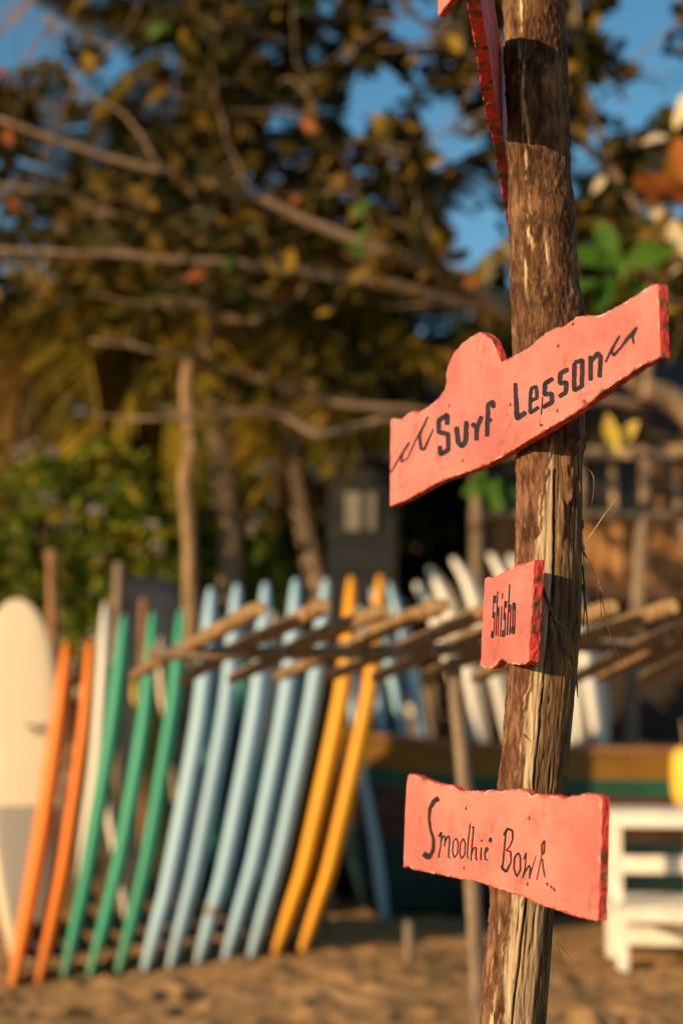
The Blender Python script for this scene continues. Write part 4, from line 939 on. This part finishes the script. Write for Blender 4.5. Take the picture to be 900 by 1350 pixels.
S = g.uniform(0.10, 0.22, len(C)); tipx, tipy = PXA(C + d * S[:, None] * 0.8); ok = ~gap(tipx, tipy, 0)
crown = link('crown', leaves_mesh('crown', C[ok], S[ok], 3, 0.35, 0.25, 0.52, d[ok]), M_alm, alm); tag(crown, kind='stuff')
# twigs that carry the rosettes
acc = ([], [])
for j, rpos in enumerate(ros[::2]):
    i = int(np.argmin(np.linalg.norm(tips - rpos, axis=1))); a = tips[i]
    if np.linalg.norm(a - rpos) < 1.5:
        m_ = (a + rpos) / 2 + g.normal(size=3) * 0.06; limb_arr(acc, [a, m_, rpos], 0.010, 0.004, 6, j, 4)
tag(link('twigs', mesh('twigs', np.vstack(acc[0]), acc[1]), M_limb, alm), kind='stuff')
acc = ([], [])
for j in range(85):
    b0 = tips[g.integers(0, len(tips))]; q = PX(b0)
    if not (0 < q[0] < 690 and 120 < q[1] < 600): continue
    L_ = g.uniform(.25, .8); dv = np.array([-g.uniform(.5, 1), g.uniform(-.3, .3), g.uniform(-.15, .3)]); e = b0 + dv * L_
    limb_arr(acc, [b0, (b0 + e) / 2 + g.normal(size=3) * .05, e], 0.010, 0.003, 7, j, 4)
tag(link('dry_twigs', mesh('dry_twigs', np.vstack(acc[0]), acc[1]), M_limb, alm), kind='stuff')
# leaves large enough to pick apart: one object each, a few shared meshes
def bigleaf(seed):
    rr = np.random.default_rng(seed); n = 7; V, F = [], []
    for i in range(n):
        s = i / (n - 1); hw = 0.26 * (math.sin(math.pi * min(1, s * 0.93 + 0.035)) ** 0.75) * (0.55 + 0.65 * s); z = -0.16 * s * s + 0.02 * rr.normal()
        V += [(-hw, s, z + 0.35 * hw + 0.01 * rr.normal()), (0, s, z), (hw, s, z + 0.35 * hw + 0.01 * rr.normal())]
    for i in range(n - 1):
        a = i * 3; F += [(a, a + 1, a + 4, a + 3), (a + 1, a + 2, a + 5, a + 4)]
    return mesh('leaf', V, F)
LM = {}
for cname, m in M_bigleaf.items():
    for v in range(3):
        me = bigleaf(v + 3); me.materials.append(m); me.polygons.foreach_set('use_smooth', [True] * len(me.polygons)); LM[(cname, v)] = me
def put_leaf(x, y, D, size, ang, cname, tilt=0.5, parent=None, roll=0.0):
    o = bpy.data.objects.new('leaf', LM[(cname, random.randint(0, 2))]); COL.objects.link(o)
    o.parent = parent or crown; par = alm.location
    p = P(x, y, D)
    # the blade lies roughly facing the camera, pointing along ang (0 = right, 90 = up in the picture)
    a = R(ang); dirv = Vector((math.cos(a), -tilt * 0.5, math.sin(a))).normalized(); nrm = Vector((random.uniform(-.5, .2) + roll, -1, random.uniform(0.0, .9))).normalized()
    xa = dirv.cross(nrm).normalized(); nrm = xa.cross(dirv).normalized()
    M = Matrix((xa, dirv, nrm)).transposed().to_4x4()
    o.matrix_parent_inverse = Matrix(); o.matrix_basis = Matrix.Translation(p - Vector(alm.location) if False else p) @ M @ Matrix.Scale(size, 4)
    return o
pr = random.Random(9)
for (x, y, ang, sz, c_) in [(815, 352, 118, .30, 'green'), (815, 355, 20, .36, 'green'), (812, 350, 165, .28, 'green'), (808, 362, 250, .28, 'green'), (822, 360, 300, .24, 'green'), (800, 345, 95, .22, 'green'), (790, 370, 200, .22, 'green'), (770, 335, 160, .2, 'green'),
        (905, 268, 150, .30, 'red'), (880, 262, 80, .26, 'ochre'), (868, 268, 130, .22, 'red'), (905, 245, 100, .3, 'red'), (872, 285, 260, .2, 'ochre'),
        (840, 555, 225, .24, 'yellow'), (800, 545, 280, .20, 'yellow'), (780, 255, 60, .13, 'pale'), (865, 365, 120, .22, 'pale'), (885, 362, 60, .28, 'pale'), (852, 300, 60, .16, 'pale'), (845, 190, 20, .16, 'pale'), (888, 170, 60, .34, 'pale'), (890, 345, 100, .26, 'pale'),
        (650, 640, 200, .2, 'green'), (655, 630, 260, .22, 'green'), (640, 650, 120, .18, 'green'), (672, 640, 300, .2, 'green')]:
    put_leaf(x, y, 8.5 + pr.uniform(-.2, .2), sz, ang + pr.uniform(-8, 8), c_)
cnt = 0
while cnt < 85:                        # the most visible lit leaves along the limbs
    if cnt % 3: tx = tips[pr.randrange(len(tips))]; x, y = PX(tx); x += pr.gauss(0, 45); y += pr.gauss(0, 40); D = tx[1] + pr.uniform(-.35, .1)
    else: x, y, D = pr.uniform(0, 900), pr.uniform(0, 380), AL - 1.4 + pr.uniform(-.3, .3)
    if not (-10 < x < 910 and -10 < y < 530) or gap(np.array([x]), np.array([y]), 0)[0]: continue
    put_leaf(x, y, D, pr.uniform(.10, .19), pr.uniform(0, 360), pr.choice(['ochre', 'ochre', 'ochre', 'ochre', 'ochre', 'green', 'red', 'ochre']), 0.8); cnt += 1

# --- coconut palms
def frond_mesh(L, seed, droop, nl=46):
    rr = np.random.default_rng(seed); V, F = [], []
    s = np.linspace(0, 1, 20); ax = np.stack([L * (s - 0.10 * droop * s ** 2), 0 * s + 0.06 * L * np.sin(s * 2 + seed), L * (0.28 * s - droop * 0.75 * s ** 2.1)], 1)
    V, Fq = tube_arr(ax, np.linspace(0.032, 0.006, 20), 5, 0); V = list(map(tuple, V)); F = list(Fq)
    for side in (-1, 1):
        for i in range(nl):
            u = 0.14 + 0.85 * i / (nl - 1); p = np.array([np.interp(u, s, ax[:, k_]) for k_ in range(3)]); q = np.array([np.interp(min(u + .03, 1), s, ax[:, k_]) for k_ in range(3)])
            t_ = (q - p) / (np.linalg.norm(q - p) + 1e-9) if u < 0.985 else t_
            l = L * 0.26 * (math.sin(math.pi * (0.16 + 0.80 * u)) ** 0.7) * rr.uniform(.85, 1.1)
            dv = t_ * 0.55 + np.array([0, side * 0.85, -0.05 - 0.35 * rr.uniform()]); dv /= np.linalg.norm(dv)
            w = 0.021; m_ = p + dv * l * 0.5 - np.array([0, 0, 0.06 * l]); e = p + dv * l - np.array([0, 0, (0.28 + 0.25 * rr.uniform()) * l]); wv = np.cross(dv, [0, 0, 1.0]); wv = wv / (np.linalg.norm(wv) + 1e-9) * w + np.array([0, 0, 0.012 * side])
            b = len(V); V += [tuple(p - wv * .5), tuple(p + wv * .5), tuple(m_ + wv), tuple(m_ - wv), tuple(e)]; F += [(b, b + 1, b + 2, b + 3), (b + 3, b + 2, b + 4)]
    return mesh('frond', V, F)
M_frond = leaf_mat('palm_frond', [(0, (0.08, 0.075, 0.010)), (0.5, (0.18, 0.145, 0.016)), (0.8, (0.30, 0.21, 0.022)), (1, (0.38, 0.22, 0.025))], 0.3, 0.45)
M_deadfrond = leaf_mat('dry_palm_frond', [(0, (0.14, 0.08, 0.02)), (0.6, (0.24, 0.14, 0.03)), (1, (0.30, 0.20, 0.05))], 0.3, 0.6)
FR = []
for i in range(5):
    me = frond_mesh(1.0 * 2.6, i, 0.35 + 0.16 * i); me.materials.append(M_frond); FR.append(me)
DFR = frond_mesh(2.3, 9, 0.9); DFR.materials.append(M_deadfrond)
def palm(label, D, base_px, crown_px, lean, nfr, scale, seed, rad=0.15):
    rr = random.Random(seed); top = P(*crown_px, D); b = P(*base_px, D)
    root = empty('coconut_palm', (b.x, D, 0), label, 'palm', 'coconut palms behind the boards')
    path = spline([(b.x, D, -0.2), (b.x + lean * .35, D, top.z * 0.33), (b.x + (top.x - b.x) * .6 + lean * .4, D, top.z * .66), tuple(top)], 70)
    r = np.linspace(rad * 1.25, rad * .8, 70) * (1 + 0.05 * (np.arange(70) % 2)); r[:8] *= np.linspace(1.35, 1, 8)
    tube('trunk', path, r, M_palmtrunk, root, 12, 0.05, seed)
    for i in range(nfr):
        az = i * 2.399 + rr.uniform(-.2, .2); lv = i / nfr; el = 55 - 105 * lv + rr.uniform(-8, 8)
        dead = el < -38
        o = bpy.data.objects.new('frond', DFR if dead else FR[min(4, int(lv * 5))]); COL.objects.link(o); o.parent = root
        o.matrix_parent_inverse = Matrix.Translation(-Vector(root.location)); o.location = top + Vector((math.cos(az), math.sin(az), 0)) * rad * .6
        o.rotation_euler = (rr.uniform(-.3, .3), -R(el) + 0.25, az); o.scale = [scale * rr.uniform(.85, 1.1)] * 3
    for i in range(4):
        a = rr.uniform(0, 6.28); lathe('coconut', top + Vector((math.cos(a) * .24, math.sin(a) * .24, -.2 - .1 * rr.random())), [(0, -.13), (.06, -.12), (.1, -.06), (.11, 0), (.09, .08), (.04, .12), (0, .125)], M_frond, root, 10)
palm('coconut palm with a leaning pale trunk base beside the dark shed', 12.8, (432, 1140), (358, 400), .10, 26, 0.92, 4, .10)
palm('coconut palm at the far left, fronds reaching over the flowering shrub', 14.5, (20, 1130), (60, 380), -.1, 24, 1.1, 8)
palm('tall coconut palm whose crown rises into the leaves above the crooked pole', 12.4, (290, 1150), (248, 70), .2, 16, 0.62, 15, .11)
palm('coconut palm standing behind the dark shed roof', 19.5, (560, 1080), (535, 470), .2, 22, 1.2, 23)
palm('coconut palm behind the timber hut roof', 18.0, (800, 1080), (770, 440), .2, 22, 1.2, 31)

# --- shrubs
def shrub(label, D, x0, x1, ytop, ybot, n, mat, seed, size=(.07, .15), name='leafy_shrub', depth=1.0, flowers=0, mound=0.5, group=None):
    g = np.random.default_rng(seed); px = g.uniform(x0, x1, n * 2); u = (px - x0) / (x1 - x0)
    tp = ytop + (ybot - ytop) * mound * (np.abs(2 * u - 1) ** 2.2) + 26 * fbm(u * 5, 0 * u, 0, 3, seed); py = tp + (ybot - tp) * g.uniform(0, 1, n * 2) ** 1.3
    dd = D + g.uniform(-.5, .5, n * 2) * depth; C = np.array([tuple(P(a, b, c)) for a, b, c in zip(px, py, dd)]); cl = fbm(C[:, 0] * 3.2, C[:, 1] * 3.2, C[:, 2] * 3.2, 2, seed + 1); C = C[cl > -.12][:n]
    bx = P((x0 + x1) / 2, ybot, D); root = empty(name, (bx.x, D, 0), label, 'shrub', group)
    cr = link('foliage', leaves_mesh('foliage', C, g.uniform(*size, len(C)), seed, 0.55, .25, .5), mat, root); tag(cr, kind='stuff')
    rr = random.Random(seed)
    for i in range(7):
        q = C[rr.randrange(len(C))]; bb = Vector((bx.x + rr.uniform(-.35, .35) * abs(P(x1, ybot, D).x - P(x0, ybot, D).x), D, -0.1)); tube('stem', spline([bb, (bb + Vector(q)) / 2 + Vector((.05, 0, .1)), Vector(q)], 14), np.linspace(.03, .008, 14), M_limb, root, 6, .1, i)
    for i in range(flowers):
        q = C[int(np.argsort(-C[:, 2] - C[:, 1] * -0.0)[rr.randrange(len(C) // 2)])] if False else C[rr.randrange(len(C))]
        qx, qy = PX(q); q = Vector(q) + Vector((0, -.35, .05)); V, F = [], []
        for k_ in range(26):
            c = q + Vector((rr.gauss(0, .03), rr.gauss(0, .03), rr.gauss(0, .025))); a = Vector((rr.gauss(0, 1), rr.gauss(0, 1), rr.gauss(0, 1))).normalized() * .028; b_ = a.orthogonal().normalized() * .024
            n0 = len(V); V += [c + a, c + b_, c - a, c - b_, c + a.cross(b_).normalized() * .012]; F += [(n0, n0 + 1, n0 + 4), (n0 + 1, n0 + 2, n0 + 4), (n0 + 2, n0 + 3, n0 + 4), (n0 + 3, n0, n0 + 4)]
        link('flower_cluster', mesh('flower_cluster', V, F), M_flower, root)
    return root
M_flower = noisy('pale_mauve_flowers', [(0.3, (0.30, 0.24, 0.20)), (0.7, (0.46, 0.38, 0.32))], 20)
M_sh1 = leaf_mat('bright_shrub_leaves', [(0, (0.045, 0.095, 0.010)), (0.5, (0.11, 0.165, 0.014)), (0.85, (0.21, 0.22, 0.02)), (1, (0.40, 0.28, 0.02))], 0.35)
M_sh2 = leaf_mat('dark_bush_leaves', [(0, (0.012, 0.03, 0.006)), (0.6, (0.03, 0.06, 0.008)), (1, (0.07, 0.10, 0.012))], 0.25)
shrub('sunlit green shrub with pale flower heads, left of the crooked pole', 12.2, -60, 250, 600, 900, 5200, M_sh1, 2, flowers=34, mound=.25)
shrub('sunlit green flowering shrub right of the crooked pole', 12.8, 190, 345, 585, 900, 2800, M_sh1, 6, flowers=12, mound=.45)
shrub('dark green bush growing between the shed and the timber hut', 14.5, 490, 650, 615, 900, 4200, M_sh2, 9, mound=.4)
shrub('dark bush growing low behind the yellow boards', 15.5, 330, 500, 690, 930, 2600, M_sh2, 14, mound=.4)
# --- trees behind
def tree(label, D, x, ybase, cx_, cy_, rx, ry, n, mat, seed, size=(.12, .24), tr=.14):
    g = np.random.default_rng(seed); b = P(x, ybase, D); root = empty('broadleaf_tree', (b.x, D, 0), label, 'tree', 'broadleaf trees closing the view')
    c = P(cx_, cy_, D); sx, sz = rx * D / FPX, ry * D / FPX
    U = g.normal(size=(n * 3, 3)); U /= np.linalg.norm(U, axis=1)[:, None]; rad = g.uniform(.25, 1, (n * 3, 1)) ** .5; C = np.array(c) + U * rad * np.array([sx, sx * .7, sz]) * (1 + .25 * fbm(U[:, 0] * 2, U[:, 1] * 2, U[:, 2] * 2, 2, seed))[:, None]
    cl = fbm(C[:, 0] * 1.5, C[:, 1] * 1.5, C[:, 2] * 1.5, 3, seed + 4); a, q = PXA(C); C = C[(cl > -.1) & ~gap(a, q, 4)][:n]
    tag(link('crown', leaves_mesh('crown', C, g.uniform(*size, len(C)), seed, .4, .25, .5), mat, root), kind='stuff')
    tube('trunk', spline([(b.x, D, -.2), ((b.x * 2 + c.x) / 3 + .1, D, c.z * .4), tuple(c)], 24), np.linspace(tr * 1.3, tr * .4, 24), M_limb, root, 10, .12, seed)
    for i in range(6):
        e = C[g.integers(len(C))]; m_ = Vector(((b.x + 2 * c.x) / 3, D, c.z * (.5 + .06 * i))); tube('limb', spline([m_, (m_ + Vector(e)) / 2 + Vector((0, 0, .1)), Vector(e)], 14), np.linspace(tr * .4, .012, 14), M_limb, root, 6, .12, i)
M_dk = leaf_mat('dark_tree_leaves', [(0, (0.010, 0.013, 0.004)), (0.6, (0.026, 0.028, 0.007)), (1, (0.07, 0.055, 0.010))], 0.2)
tree('dark broadleaf tree behind the far left palm', 19, 80, 1080, 60, 560, 210, 190, 7000, M_dk, 3)
tree('dark broadleaf tree behind the crooked pole', 18, 270, 1090, 300, 400, 260, 210, 12000, M_dk, 5)
tree('dark broadleaf tree above the dark shed', 21, 470, 1060, 470, 520, 190, 140, 7000, M_dk, 7)
tree('dark broadleaf tree behind the trunk post', 20, 660, 1070, 660, 560, 170, 140, 6500, M_dk, 11)
tree('dark broadleaf tree rising behind the timber hut', 19, 860, 1080, 860, 470, 170, 210, 7500, M_dk, 13)
# far wood that closes the view: one uneven mass
g = np.random.default_rng(77); n = 42000; x = g.uniform(-26, 26, n); y = 24 + g.uniform(0, 5, n) + 0.02 * x * x
h = 5.6 + 1.5 * fbm(x * .35, y * .35, 0, 3, 5); z = h * g.uniform(0, 1, n) ** .7
C = np.stack([x, y, z], 1); a, q = PXA(C); C = C[~gap(a, q, 2) & (fbm(x * .9, y * .9, z * .9, 2, 8) > -.25)]
tag(link('distant_wood', leaves_mesh('distant_wood', C, g.uniform(.3, .6, len(C)), 4, .4, .25, .6), M_dk), 'dark dense wood closing the view behind the huts and palms', 'wood', kind='stuff')

# ================================================================== small things on the sand
pr = random.Random(21)
for i, (x, y, c_, lab) in enumerate([(845, 1316, 'red', 'rusty fallen leaf on the sand before the white tables'), (760, 1330, 'ochre', 'dry ochre leaf on the sand close to the trunk, on the table side'), (690, 1262, 'ochre', 'dry ochre leaf on the sand past the end of the half-buried plank'), (585, 1245, 'red', 'rusty leaf on the sand between the boat bow and the plank'), (470, 1310, 'ochre', 'dry ochre leaf on the sand just off the plank end'),
        (350, 1300, 'ochre', 'dry ochre leaf on the sand in front of the yellow boards'), (230, 1320, 'red', 'rusty leaf on the sand in front of the pale blue boards'), (120, 1330, 'ochre', 'dry ochre leaf on the sand in front of the green boards'), (800, 1240, 'pale', 'pale dry leaf on the sand by the table foot'), (545, 1335, 'ochre', 'dry ochre leaf on the sand by the rack upright')]):
    p = G(x, y); o = bpy.data.objects.new('fallen_leaf', LM[(c_, i % 3)]); COL.objects.link(o); o.location = (p.x, p.y, ground_z(p.x, p.y) + 0.012); o.scale = [pr.uniform(.10, .16)] * 3; o.rotation_euler = (R(8), R(pr.uniform(-8, 8)), pr.uniform(0, 6.28))
    tag(o, lab, 'leaf', 'fallen leaves on the sand')
